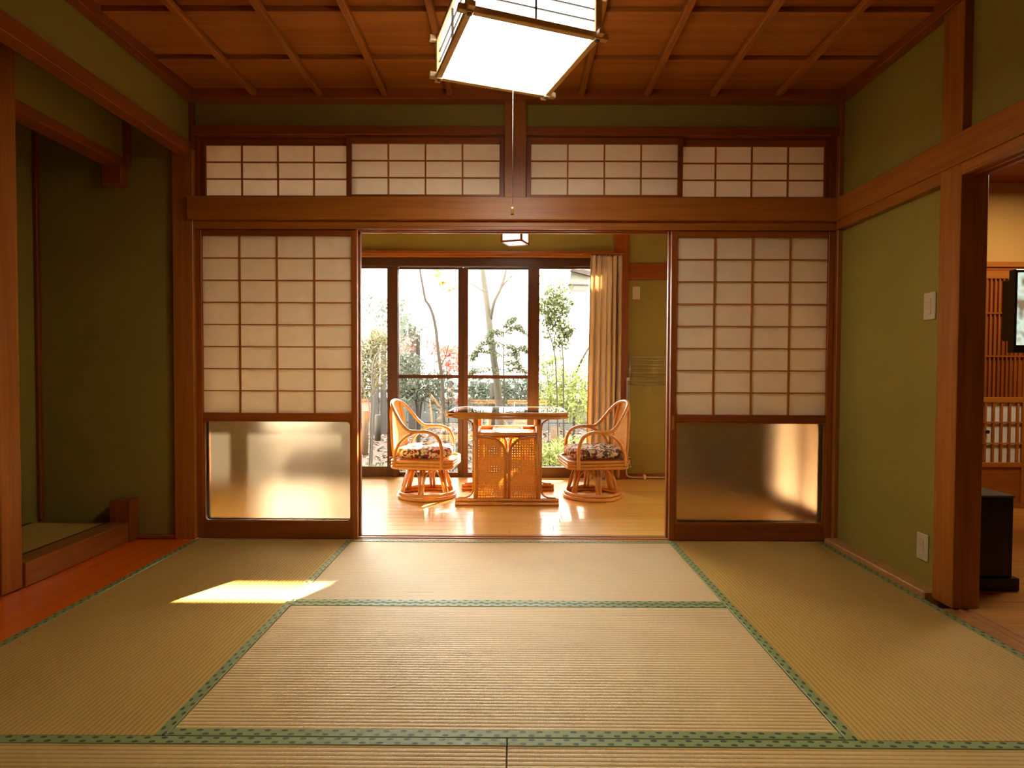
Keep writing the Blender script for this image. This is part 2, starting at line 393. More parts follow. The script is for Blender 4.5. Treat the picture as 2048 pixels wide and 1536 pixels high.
trim((1.838, 1.895, -1.6, 3.42, 1.866, 1.992), 'wood_y', 'broad lintel rail along the right wall', 'rail')
trim((1.848, 1.962, 2.59, 3.42, 1.814, 1.868), 'wood_y', 'narrow strip under the right rail above the green panel', 'rail')
trim((-1.95, -1.872, -1.6, 3.43, 2.232, 2.305), 'trim_y', 'long beam over the alcove on the left', 'beam')
trim((-2.372, -2.262, 2.57, 3.44, 2.168, 2.222), 'trim_y', 'dark alcove lintel under the narrow green strip', 'beam')
trim((-2.372, -2.258, 3.39, 3.452, 2.054, 2.168), 'trim_z', 'short stub hanging from the alcove lintel', 'post')
trim((-2.262, -2.235, 3.41, 3.452, 2.168, 2.56), 'trim_z', 'slim strip rising above the alcove lintel stub', 'post')
trim((-2.335, -2.215, 3.37, 3.452, 0, .24), 'trim_z', 'short stub at the far end of the alcove sill', 'post')
trim((-2.80, -2.775, 3.425, 3.452, .11, 2.56), 'trim_z', 'thin corner strip inside the alcove', 'post')
trim((-2.338, -2.225, 2.655, 3.37, 0, .112), 'kamachi', 'thick grained sill along the alcove front', 'sill')
trim((-2.335, -1.985, 3.425, 3.452, 0, .022), 'trim_x', 'low baseboard under the alcove end wall', 'baseboard')
trim((-1.866, -1.850, 3.452, 3.53, 1.99, 2.352), 'trim_z', 'thin jamb left of the leftmost transom window', 'jamb', 0)
trim((1.838, 1.862, 3.452, 3.53, 1.99, 2.352), 'trim_z', 'thin jamb right of the rightmost transom window', 'jamb', 0)
# grooved head track of the far opening
def track(name, label, x0, x1, z0, zr, zt, m, ys, up):
    e = thing(name, label, 'track', ((x0 + x1) / 2, ys[0][0], z0), kind='structure')
    lo, hi = (zr, zt)
    obj('track_body', bx(x0, x1, ys[0][0], ys[-1][1], lo, hi), M[m], e)
    for a, b in ys:
        obj('track_ridge', bx(x0, x1, a, b, *( (zt, up) if up > zt else (up, zr) ), .0015), M[m], e)
    return e
ntrim[0] += 1
track('trim_%d' % ntrim[0], 'grooved head track above the shoji screens', -1.866, 1.860, 1.814, 1.832, 1.862, 'wood_x', [(3.43, 3.444), (3.478, 3.490), (3.524, 3.545)], 1.814)
ntrim[0] += 1
track('trim_%d' % ntrim[0], 'grooved wooden floor track under the shoji screens', -1.866, 1.860, -.004, -.05, -.004, 'sill', [(3.43, 3.444), (3.478, 3.490), (3.524, 3.562)], .001)
ntrim[0] += 1
e = thing('trim_%d' % ntrim[0], 'grooved head track over the right doorway', 'track', (1.9, 0, 1.81), kind='structure')
obj('track_body', bx(1.850, 1.962, -1.6, 2.47, 1.832, 1.872), M['wood_y'], e)
for a, b in ((1.850, 1.872), (1.90, 1.912), (1.942, 1.962)): obj('track_ridge', bx(a, b, -1.6, 2.47, 1.816, 1.832), M['wood_y'], e)
ntrim[0] += 1
e = thing('trim_%d' % ntrim[0], 'grooved floor track at the right doorway', 'track', (1.9, 0, -.01), kind='structure')
obj('track_body', bx(1.812, 1.962, -1.6, 2.47, -.05, -.004), M['sill'], e)
for a, b in ((1.812, 1.852), (1.880, 1.892), (1.92, 1.962)): obj('track_ridge', bx(a, b, -1.6, 2.47, -.004, .001), M['sill'], e)
struct('baseboard_right', bx(1.812, 1.89, 2.59, 3.425, -.04, .028, .006), M['sill'], 'low pale baseboard under the green right wall panel', 'baseboard', loc=(1.85, 3, 0))
# alcove platform and red board
struct('floor_alcove', bx(-2.80, -2.338, 2.57, 3.452, -.02, .09), M['trim_y'], 'raised alcove platform at far left', 'platform', loc=(-2.57, 3, 0))
struct('floor_board', bx(-2.34, TL - .001, -1.6, 3.43, -.04, -.002), M['redfloor'], 'glossy red brown board strip between mats and alcove', 'floor', loc=(-2.1, 1, -.04))

# ------------------------------------------------------------------ tatami
def mat_(name, label, x0, x1, y0, y1, axis, sides, hm='heri', z=0, hw=.033):
    cx, cy_ = (x0 + x1) / 2, (y0 + y1) / 2
    t = thing(name, label, 'tatami mat', (cx, cy_, z - .055))
    g = .0012
    obj('woven_surface', bx(x0 + g, x1 - g, y0 + g, y1 - g, z - .055, z - .0015, .002), M['tat_' + axis], t)
    for s in sides:
        if axis == 'x':
            yc = y1 - hw / 2 - g if s > 0 else y0 + hw / 2 + g
            o = obj('cloth_border', bx(-(x1 - x0) / 2 + g, (x1 - x0) / 2 - g, -hw / 2, hw / 2, 0, .052 + .0035, .0015), M[hm], t, local=True)
            o.location = (0, yc - cy_, 0)
        else:
            xc = x1 - hw / 2 - g if s > 0 else x0 + hw / 2 + g
            o = obj('cloth_border', bx(-(y1 - y0) / 2 + g, (y1 - y0) / 2 - g, -hw / 2, hw / 2, 0, .052 + .0035, .0015), M[hm], t, local=True)
            o.location = (xc - cx, 0, 0); o.rotation_euler = (0, 0, PI / 2)
    return t
SL, SR = -.946, .905
Y1, Y2 = 1.578, 2.502
mat_('tatami_mat', 'long tatami mat on the left beside the red board', TL, SL, Y1, YF, 'y', (-1, 1))
mat_('tatami_mat', 'long tatami mat on the right beside the green wall', SR, TR_, Y1, YF, 'y', (-1, 1))
mat_('tatami_mat', 'central tatami mat nearest the sunroom opening', SL, SR, Y2, YF, 'x', (-1, 1))
mat_('tatami_mat', 'central tatami mat in the middle of the room', SL, SR, Y1, Y2, 'x', (-1, 1))
mat_('tatami_mat', 'foremost tatami mat at the bottom left of the photo', TL, -.016, Y1 - .915, Y1, 'x', (-1, 1))
mat_('tatami_mat', 'foremost tatami mat at the bottom right of the photo', -.016, TR_, Y1 - .915, Y1, 'x', (-1, 1))
mat_('tatami_mat', 'black edged tatami mat on the alcove platform', -2.798, -2.338, 2.66, 3.37, 'y', (-1, 1), 'blackheri', .146, .022).location.z = .053
for i in range(2):
    o = mat_('tatami_mat', ('left', 'right')[i] + ' tatami mat of the row behind the foremost mats, below the photo edge', TL + i * 1.85, TL + 1.84 + i * 1.842, -1.2, .66, 'x', (-1, 1)); 
    o['group'] = 'tatami mats behind the camera'

# ------------------------------------------------------------------ shoji screens
def rounded_frame(bm, x0, x1, z0, z1, y0, y1, rad, gx, gz):
    """flat ring: outer rectangle, rounded inner opening inset by gx, gz"""
    n = 6; inner = []; 
    for cx, cz, a0 in ((x1 - gx - rad, z1 - gz - rad, 0), (x0 + gx + rad, z1 - gz - rad, 90), (x0 + gx + rad, z0 + gz + rad, 180), (x1 - gx - rad, z0 + gz + rad, 270)):
        for k in range(n + 1):
            a = math.radians(a0 + 90 * k / n); inner.append((cx + rad * math.cos(a), cz + rad * math.sin(a)))
    outer = []
    mx, mz = (x0 + x1) / 2, (z0 + z1) / 2
    for i, (a, b) in enumerate(inner):
        q = i // (n + 1); kk = i % (n + 1)
        cx, cz = ((x1, z1), (x0, z1), (x0, z0), (x1, z0))[q]
        if kk == n // 2: outer.append((cx, cz))
        elif (kk < n // 2) == (q in (0, 2)): outer.append((cx, b))
        else: outer.append((a, cz))
    for yy in (y0, y1):
        pass
    V = {}
    for s, yy in enumerate((y0, y1)):
        V[s] = ([bm.verts.new((a, yy, b)) for a, b in inner], [bm.verts.new((a, yy, b)) for a, b in outer])
    m_ = len(inner)
    for i in range(m_):
        j = (i + 1) % m_
        for s in (0, 1): bm.faces.new((V[s][0][i], V[s][0][j], V[s][1][j], V[s][1][i]))
        bm.faces.new((V[0][0][i], V[0][0][j], V[1][0][j], V[1][0][i]))
        bm.faces.new((V[0][1][i], V[0][1][j], V[1][1][j], V[1][1][i]))
    return bm
def shoji(n, label, x0, x1, y0, front=True, handle=1):
    y1 = y0 + .030
    t = thing('door_%d' % n, label, 'shoji screen', ((x0 + x1) / 2, (y0 + y1) / 2, .001), kind='structure')
    sw = .034; ztop = 1.826; z_ph, z_pl, z_gh, z_gl = 1.778, .742, .693, .108
    for a, b in ((x0, x0 + sw), (x1 - sw, x1)): obj('stile', bx(a, b, y0, y1, .002, ztop, .002), M['trim_z'], t)
    xa, xb = x0 + sw, x1 - sw
    obj('top_rail', bx(xa, xb, y0 + .001, y1 - .001, z_ph, ztop, .002), M['trim_x'], t)
    obj('middle_rail', bx(xa, xb, y0 + .001, y1 - .001, z_gh + .006, z_pl, .002), M['trim_x'], t)
    obj('bottom_rail', bx(xa, xb, y0 + .001, y1 - .001, .002, z_gl - .008, .002), M['trim_x'], t)
    # lattice in front of the paper
    W = (xb - xa); H = z_ph - z_pl
    for i in range(1, 4):
        x = xa + W * i / 4; obj('lattice_bar', bx(x - .0045, x + .0045, y0 + .006, y0 + .018, z_pl, z_ph, .001), M['lattice'], t)
    for j in range(1, 8):
        z = z_pl + H * j / 8; obj('lattice_bar', bx(xa, xb, y0 + .0075, y0 + .0165, z - .0032, z + .0032), M['lattice'], t)
    for i in range(4):
        for j in range(8):
            obj('paper_pane', bx(xa + W * i / 4, xa + W * (i + 1) / 4, y0 + .0185, y0 + .0191, z_pl + H * j / 8, z_pl + H * (j + 1) / 8), M['paper'], t)
    obj('glass_frame', rounded_frame(BM(), xa, xb, z_gl - .008, z_gh + .006, y0 + .004, y1 - .004, .022, .010, .008), M['trim_x'], t)
    obj('frosted_glass', bx(xa + .004, xb - .004, y0 + .013, y0 + .017, z_gl - .004, z_gh + .003), M['frosted'], t)
    if front:
        xh = (x1 - sw / 2) if handle > 0 else (x0 + sw / 2)
        obj('finger_pull', bx(xh - .007, xh + .007, y0 - .0015, y0 + .002, .655, .735, .001), M['wood_z'], t)
    return t
shoji(1, 'front left shoji screen with glowing frosted glass foot', -1.866, -.922, 3.446, True, 1)
shoji(2, 'front right shoji screen with half dark frosted glass foot', .912, 1.858, 3.446, True, -1)
shoji(3, 'left shoji screen stacked behind the front one', -1.868, -.914, 3.492, False)
shoji(4, 'right shoji screen stacked behind the front one', .905, 1.858, 3.492, False)
def transom(n, label, x0, x1, y0):
    y1 = y0 + .024
    t = thing('window_%d' % n, label, 'transom screen', ((x0 + x1) / 2, (y0 + y1) / 2, 1.994), kind='structure')
    s = .028; z0, z1 = 1.994, 2.350; za, zb = z0 + .026, z1 - .036
    for a, b in ((x0, x0 + s), (x1 - s, x1)): obj('stile', bx(a, b, y0, y1, z0, z1, .0015), M['trim_z'], t)
    obj('top_rail', bx(x0 + s, x1 - s, y0 + .001, y1 - .001, zb, z1, .0015), M['trim_x'], t)
    obj('bottom_rail', bx(x0 + s, x1 - s, y0 + .001, y1 - .001, z0, za, .0015), M['trim_x'], t)
    xa, xb = x0 + s, x1 - s; W = xb - xa; H = zb - za
    for i in range(1, 4): obj('lattice_bar', bx(xa + W * i / 4 - .004, xa + W * i / 4 + .004, y0 + .004, y0 + .014, za, zb), M['lattice'], t)
    for j in range(1, 3): obj('lattice_bar', bx(xa, xb, y0 + .005, y0 + .013, za + H * j / 3 - .0035, za + H * j / 3 + .0035), M['lattice'], t)
    for i in range(4):
        for j in range(3):
            obj('paper_pane', bx(xa + W * i / 4, xa + W * (i + 1) / 4, y0 + .0145, y0 + .0151, za + H * j / 3, za + H * (j + 1) / 3), M['paper'], t)
transom(1, 'leftmost paper transom window, partly behind its neighbour', -1.850, -.945, 3.482)
transom(2, 'second paper transom from the left, left of the short post', -.984, -.064, 3.450)
transom(3, 'third paper transom from the left, right of the short post', .063, .972, 3.450)
transom(4, 'rightmost paper transom window, partly behind its neighbour', .934, 1.838, 3.482)

# ------------------------------------------------------------------ sunroom
YW = 5.45
fl = struct('floor_sunroom', bx(-3.0, 1.97, 3.562, 5.60, -.12, -.014), M['sill'], 'glossy honey coloured plank floor of the sunroom', 'floor')
rnd = random.Random(3)
yy = 3.563; pw = .095
while yy < 5.44:
    x = -2.98 + rnd.uniform(0, .9) - .9
    while x < 1.95:
        x2 = min(x + 1.82, 1.95); a = max(x, -2.98)
        if x2 - a > .05:
            obj('floor_plank', bx(a + .0006, x2 - .0006, yy + .0007, min(yy + pw, 5.45) - .0007, -.014, 0, .0012), M['engawa'], fl, loc=((a + x2) / 2, yy, 0))
        x += 1.82
    yy += pw
struct('ceiling_sunroom', bx(-3.0, 2.0, 3.53, 5.60, 2.40, 2.50), M['ceil'], 'board ceiling of the sunroom', 'ceiling')
struct('wall_sunroom_upper', bx(-3.0, .92, YW, 5.54, 2.09, 2.75), M['green'], 'olive plaster band above the garden windows', 'wall')
struct('wall_sunroom_far', bx(1.04, 2.0, YW, 5.60, -.06, 2.75), M['green'], 'olive plaster wall right of the curtain', 'wall')
struct('wall_sunroom_left', bx(-3.06, -2.98, 3.45, 5.60, -.06, 2.75), M['cream'], 'cream end wall of the sunroom behind left shoji', 'wall')
wb = bx(1.965, 2.05, 3.53, 3.62, -.06, 2.75)
box(wb, 1.965, 2.05, 4.48, 5.60, -.06, 2.75); box(wb, 1.965, 2.05, 3.62, 4.48, 1.84, 2.75); box(wb, 1.965, 2.05, 3.62, 4.48, -.06, -.002)
struct('wall_sunroom_right', wb, M['green'], 'olive end wall of the sunroom behind right shoji', 'wall')
d5 = thing('door_5', 'pale paper glazed door on the right sunroom wall, glowing through the frosted glass', 'door', (1.98, 4.05, 0), kind='structure')  # unseen door inferred from the bright glass, lit through an added notch
for a, b in ((3.62, 3.66), (4.44, 4.48), (4.03, 4.07)): obj('stile', bx(1.970, 2.0, a, b, 0, 1.84, .002), M['trim_z'], d5)
for a, b in ((0, .08), (.88, .92), (1.80, 1.84)): obj('rail', bx(1.972, 1.998, 3.66, 4.44, a, b, .002), M['trim_y'], d5)
obj('paper_pane', bx(1.984, 1.985, 3.66, 4.44, .08, 1.80), M['paper'], d5)
# roof slab and exterior fill so that daylight only enters through the windows and an added gap
rf = bx(-3.3, 2.05, -1.8, 6.15, 2.752, 2.90)
box(rf, 2.05, 2.26, -1.8, 3.56, 2.752, 2.90); box(rf, 2.26, 4.9, -1.8, 6.15, 2.752, 2.90)  # gap added over a hidden notch so daylight reaches the paper door
struct('roof', rf, M['roofgrey'], 'house roof above all the rooms', 'roof')
trim((.915, 1.042, YW - .035, 5.60, 0, 2.41), 'trim_z', 'red brown post behind the curtain in the sunroom', 'post')
trim((1.042, 1.965, YW - .022, YW, 1.832, 1.985), 'trim_x', 'red brown rail on the sunroom wall right of the curtain', 'rail')
trim((1.042, 1.965, YW - .018, YW, 0, .045), 'trim_x', 'baseboard of the sunroom wall right of the curtain', 'baseboard')
trim((-2.98, .915, YW - .03, 5.50, 2.068, 2.092), 'wood_x', 'upper window head board over the garden windows', 'rail')
trim((-2.98, .990, YW - .045, YW + .005, 2.034, 2.062), 'wood_x', 'lower window head board over the garden windows', 'rail')
trim((-2.98, .915, YW + .006, 5.53, 1.956, 2.066), 'windowdark', 'dark bronze head of the garden window frame', 'window head')
trim((-2.98, .915, YW, 5.60, -.10, -.002), 'windowframe', 'dark bronze threshold of the garden windows', 'threshold')
# sashes : inner track without a middle rail, outer track with a middle rail
def sash(n, label, x0, x1, y0, mid, lw=.05, rw=.05, bot=.10):
    t = thing('window_%d' % n, label, 'sliding window', ((x0 + x1) / 2, y0, 0), kind='structure')
    y1 = y0 + .034; z0, z1 = 0.0, 1.955
    obj('stile', bx(x0, x0 + lw, y0, y1, z0, z1, .003), M['windowframe'], t)
    obj('stile', bx(x1 - rw, x1, y0, y1, z0, z1, .003), M['windowframe'], t)
    obj('top_rail', bx(x0 + lw, x1 - rw, y0 + .002, y1 - .002, z1 - .018, z1), M['windowframe'], t)
    obj('bottom_rail', bx(x0 + lw, x1 - rw, y0 + .002, y1 - .002, z0, bot, .002), M['windowframe'], t)
    if mid: obj('middle_rail', bx(x0 + lw, x1 - rw, y0 + .004, y1 - .004, .918, .953, .002), M['windowframe'], t)
    obj('pane', bx(x0 + lw - .004, x1 - rw + .004, y0 + .014, y0 + .018, bot - .004, z1 - .014), M['glass'], t)
YS1, YS2 = 5.470, 5.512
sash(5, 'tall garden window pane just right of the left shoji', -1.72, -1.084, YS1, False, .05, .10, .095)
sash(6, 'garden window with a middle rail behind the left rattan chair', -1.125, -.483, YS2, True, .045, .046, .035)
sash(7, 'garden window with a middle rail behind the rattan table', -.482, .185, YS2, True, .046, .045, .035)
sash(8, 'tall garden window pane beside the beige curtain', .121, .915, YS1, False, .107, .05, .095)
sash(9, 'garden window hidden behind the left shoji', -2.37, -1.70, YS2, False, .05, .05, .095)
struct('wall_sunroom_left_pier', bx(-2.98, -2.36, YW, 5.60, -.06, 2.06), M['green'], 'olive pier left of the garden windows behind shoji', 'wall')

# curtain
cur = thing('curtain', 'beige pleated curtain gathered at the right of the garden windows', 'curtain', (.82, 5.35, 0))
def curtain_bm():
    bm = BM(); n = 150; zs = [2.04, 2.02, 1.97, 1.7, 1.4, 1.1, .8, .5, .25, .02]; rows = []
    for zi, z in enumerate(zs):
        row = []
        s = (2.04 - z) / 2
        for i in range(n + 1):
            u = i / n
            x = .688 + .285 * u - .03 * s * (1 - u) * 1.2
            a = (.016 if z > 1.96 else .034) * (1 + .3 * math.sin(u * 9))
            ph = u * 2 * PI * 6.2 + .5 * math.sin(u * 7 + s * 1.5)
            row.append(bm.verts.new((x + .004 * math.sin(ph * 2), 5.36 + a * math.sin(ph) + .01 * math.sin(3 * u + 4 * s), z)))
        rows.append(row)
    for a, b in zip(rows, rows[1:]):
        for i in range(n):
            f = bm.faces.new((a[i], a[i + 1], b[i + 1], b[i])); f.smooth = True
    return bm
co = obj('curtain_fabric', curtain_bm(), M['cloth'], cur)
md = co.modifiers.new('thick', 'SOLIDIFY'); md.thickness = .002
for i in range(9):
    obj('curtain_hook', tube(BM(), [(.69 + i * .034, 5.36, 2.03), (.69 + i * .034, 5.36, 2.052)], .003, 5), M['steel'], cur)
rl = thing('curtain_rail', 'thin curtain rail running under the window head board', 'rail', (-.5, 5.37, 2.01))
obj('rail_bar', bx(-2.4, .985, 5.348, 5.372, 2.050, 2.064, .003), M['trim_x'], rl)
for x in (-2.2, -1.2, -.2, .6, .95): obj('bracket', bx(x - .012, x + .012, 5.360, 5.406, 2.052, 2.062), M['trim_x'], rl)

# small ceiling lantern of the sunroom
la = thing('ceiling_lantern', 'small lit paper lantern on the sunroom ceiling', 'lamp', (.0, 4.55, 1.97), math.radians(-20))
h = .078; zz = .43
obj('shade', bx(-h, h, -h, h, .006, zz - .02), M['lamp2'], la, local=True)
obj('base_frame', rounded_frame(BM(), -h - .006, h + .006, -h - .006, h + .006, 0, .014, .004, .014, .014), M['trim_x'], la, local=True).rotation_euler = (PI / 2, 0, 0)
for sx in (-1, 1):
    for sy in (-1, 1): obj('corner_post', bx(sx * h - .008, sx * h + .008, sy * h - .008, sy * h + .008, 0, zz - .01), M['trim_z'], la, local=True)
for sx in (-1, 1):
    obj('shade_bar', bx(sx * (h + .002) - .002, sx * (h + .002) + .002, -h, h, .16, .165), M['wood_x'], la, local=True)
    obj('shade_bar', bx(-h, h, sx * (h + .002) - .002, sx * (h + .002) + .002, .16, .165), M['wood_x'], la, local=True)
obj('ceiling_plate', bx(-.1, .1, -.1, .1, zz - .02, zz + .001), M['wood_x'], la, local=True)

# ------------------------------------------------------------------ main pendant lamp
la = thing('pendant_lamp', 'large square lit paper lamp hanging from the ceiling', 'lamp', (-.011, 2.315, 2.20), math.radians(19.5))
hs = .240; zt = .150
obj('diffuser', bx(-hs + .006, hs - .006, -hs + .006, hs - .006, .008, .014), M['lamp'], la, local=True)
def bar(x0, x1, y0, y1, z0, z1, nm='frame_bar', m='lampwood'): return obj(nm, bx(x0, x1, y0, y1, z0, z1, .002), M[m], la, local=True)
ov = .040
for zc in (0, zt):
    for s in (-1, 1):
        bar(-hs - ov, hs + ov, s * hs - .012, s * hs + .012, zc, zc + .022)
        bar(s * hs - .012, s * hs + .012, -hs - ov, hs + ov, zc + .002, zc + .020)
for sx in (-1, 1):
    for sy in (-1, 1):
        bar(sx * hs - .013, sx * hs + .013, sy * hs - .013, sy * hs + .013, -.003, zt + .03, 'corner_post', 'lampwood')
        obj('peg', tube(BM(), [(sx * hs, sy * hs, -.006), (sx * hs, sy * hs, .01)], .009, 10), M['darkpeg'], la, local=True)
for s in (-1, 1):
    obj('side_paper', bx(-hs + .01, hs - .01, s * (hs - .006) - .001, s * (hs - .006) + .001, .022, zt), M['lamp_side'], la, local=True)
    obj('side_paper', bx(s * (hs - .006) - .001, s * (hs - .006) + .001, -hs + .01, hs - .01, .022, zt), M['lamp_side'], la, local=True)
    obj('lattice_bar', bx(-.003, .003, s * hs - .004, s * hs + .004, .022, zt), M['darkpeg'], la, local=True)
    obj('lattice_bar', bx(s * hs - .004, s * hs + .004, -.003, .003, .022, zt), M['darkpeg'], la, local=True)
    for z in (.064, .106):
        obj('lattice_bar', bx(-hs, hs, s * hs - .003, s * hs + .003, z - .0015, z + .0015), M['darkpeg'], la, local=True)
        obj('lattice_bar', bx(s * hs - .003, s * hs + .003, -hs, hs, z - .0015, z + .0015), M['darkpeg'], la, local=True)
obj('top_board', bx(-hs, hs, -hs, hs, zt + .004, zt + .012), M['lampwood'], la, local=True)
obj('suspension', tube(BM(), [(0, 0, zt + .01), (0, 0, .372)], .006, 8), M['darkpeg'], la, local=True)
obj('ceiling_rose', tube(BM(), [(0, 0, .345), (0, 0, .375)], .05, 16), M['lampwood'], la, local=True)
obj('pull_cord', tube(BM(), [(0, 0, .01), (0, 0, -.57)], .0009, 5), M['cord'], la, local=True)
obj('cord_knob', tube(BM(), [(0, 0, -.565), (0, 0, -.575), (0, 0, -.590), (0, 0, -.597)], .005, 8, r1=.0065), M['rattan'], la, local=True)

# ------------------------------------------------------------------ rattan table
def cane_panel(bm, x0, x1, z0, z1, y, step=.018, wd=.0058, topf=None):
    n = int((x1 - x0) / step)
    for i in range(n + 1):
        x = x0 + (x1 - x0) * i / n; zt_ = topf(x) if topf else z1
        if zt_ - z0 > .01: box(bm, x - wd, x + wd, y - .0012, y + .0002, z0, zt_)
    m_ = int((z1 - z0) / step)
    for j in range(m_ + 1):
        z = z0 + (z1 - z0) * j / m_
        xs = [x0 + (x1 - x0) * i / 40 for i in range(41) if (not topf or topf(x0 + (x1 - x0) * i / 40) >= z)]
        if not xs: continue
        runs = []; s0 = xs[0]; pv = xs[0]
        for x in xs[1:]:
            if x - pv > (x1 - x0) / 40 * 1.5: runs.append((s0, pv)); s0 = x
            pv = x
        runs.append((s0, pv))
        for a, b in runs:
            if b > a: box(bm, a, b, y - .0002, y + .0012, z - wd, z + wd)
    return bm
TX = -.052
tb = thing('rattan_table', 'rattan table with a glass top between the two chairs', 'table', (TX, 4.60, 0))
Yf, Yb = 4.33, 4.88; hw = .44
def octa(hw, y0, y1, c):
    return [(TX - hw + c, y0), (TX + hw - c, y0), (TX + hw, y0 + c), (TX + hw, y1 - c), (TX + hw - c, y1), (TX - hw + c, y1), (TX - hw, y1 - c), (TX - hw, y0 + c)]
def prism(bm, poly, z0, z1):
    a = [bm.verts.new((x, y, z0)) for x, y in poly]; b = [bm.verts.new((x, y, z1)) for x, y in poly]
    bm.faces.new(list(reversed(a))); bm.faces.new(b)
    for i in range(len(poly)): bm.faces.new((a[i], a[(i + 1) % len(poly)], b[(i + 1) % len(poly)], b[i]))
    return bm
obj('tabletop', prism(BM(), octa(hw - .02, 4.29, 4.92, .08), .645, .682), M['rattan'], tb)
bm = BM()
for z in (.654, .679): tube(bm, [(x, y, z) for x, y in octa(hw, 4.27, 4.94, .085)], .0125, 8, True)
obj('edge_binding', bm, M['rattan'], tb)
obj('glass_top', prism(BM(), octa(hw - .012, 4.282, 4.928, .080), .684, .690), M['glass'], tb)
for Y in (Yf, Yb):
    for s in (-1, 1): obj('leg', tube(BM(), [(TX + s * .232, Y, .05), (TX + s * .232, Y, .645)], .017, 10), M['rattan'], tb)
    bm = BM()
    for dz, dy in ((.014, -.016), (.014, .016), (.040, 0)):
        tube(bm, [(TX - .382, Y + dy, dz), (TX + .382, Y + dy, dz)], .0135, 8)
    obj('foot_bar', bm, M['rattan'], tb)
    obj('cross_rail', tube(BM(), [(TX - .222, Y, .525), (TX + .222, Y, .525)], .014, 8), M['rattan'], tb)
    bm = BM()
    for s in (-1, 1): tube(bm, [(TX + s * .013, Y, .05), (TX + s * .013, Y, .38)] + smoothpts([(TX + s * .013, Y, .38), (TX + s * .030, Y, .435), (TX + s * .085, Y, .488), (TX + s * .15, Y, .505), (TX + s * .215, Y, .508)], 5)[1:], .011, 8)
    obj('arched_mullion', bm, M['rattan'], tb)
    for s in (-1, 1):
        bm = tube(BM(), smoothpts([(TX + s * .36, Y, .056), (TX + s * .30, Y, .060), (TX + s * .262, Y, .085), (TX + s * .252, Y, .15), (TX + s * .250, Y, .40), (TX + s * .252, Y, .57), (TX + s * .268, Y, .615), (TX + s * .31, Y, .640)], 4), .0065, 6)
        obj('curved_brace', bm, M['rattan'], tb)
    def tf(x):
        d = abs(x - TX) 
        return .505 - .13 * (max(0, 1 - d / .15)) ** 2.2 if d < .15 else .505
    bm = BM()
    cane_panel(bm, TX - .218, TX + .218, .055, .506, Y, .0185, .0060, tf)
    tag(obj('cane_panel', bm, M['cane'], tb), kind='stuff')
obj('shelf', bx(TX - .235, TX + .235, Yf, Yb, .500, .512, .002), M['rattan'], tb)
for s in (-1, 1): obj('shelf_rail', tube(BM(), [(TX + s * .232, Yf, .525), (TX + s * .232, Yb, .525)], .012, 8), M['rattan'], tb)
tr = thing('tray', 'white shallow tray lying on the shelf under the tabletop', 'tray', (TX - .0, 4.6, .513))
obj('tray_base', bx(TX - .115, TX + .115, 4.36, 4.86, .5125, .518, .001), M['white_tray'], tr)
bm = BM(); box(bm, TX - .12, TX - .108, 4.355, 4.865, .5125, .530); box(bm, TX + .108, TX + .12, 4.355, 4.865, .5125, .530); box(bm, TX - .108, TX + .108, 4.853, 4.865, .5125, .530)
obj('tray_rim', bm, M['rattan'], tr)

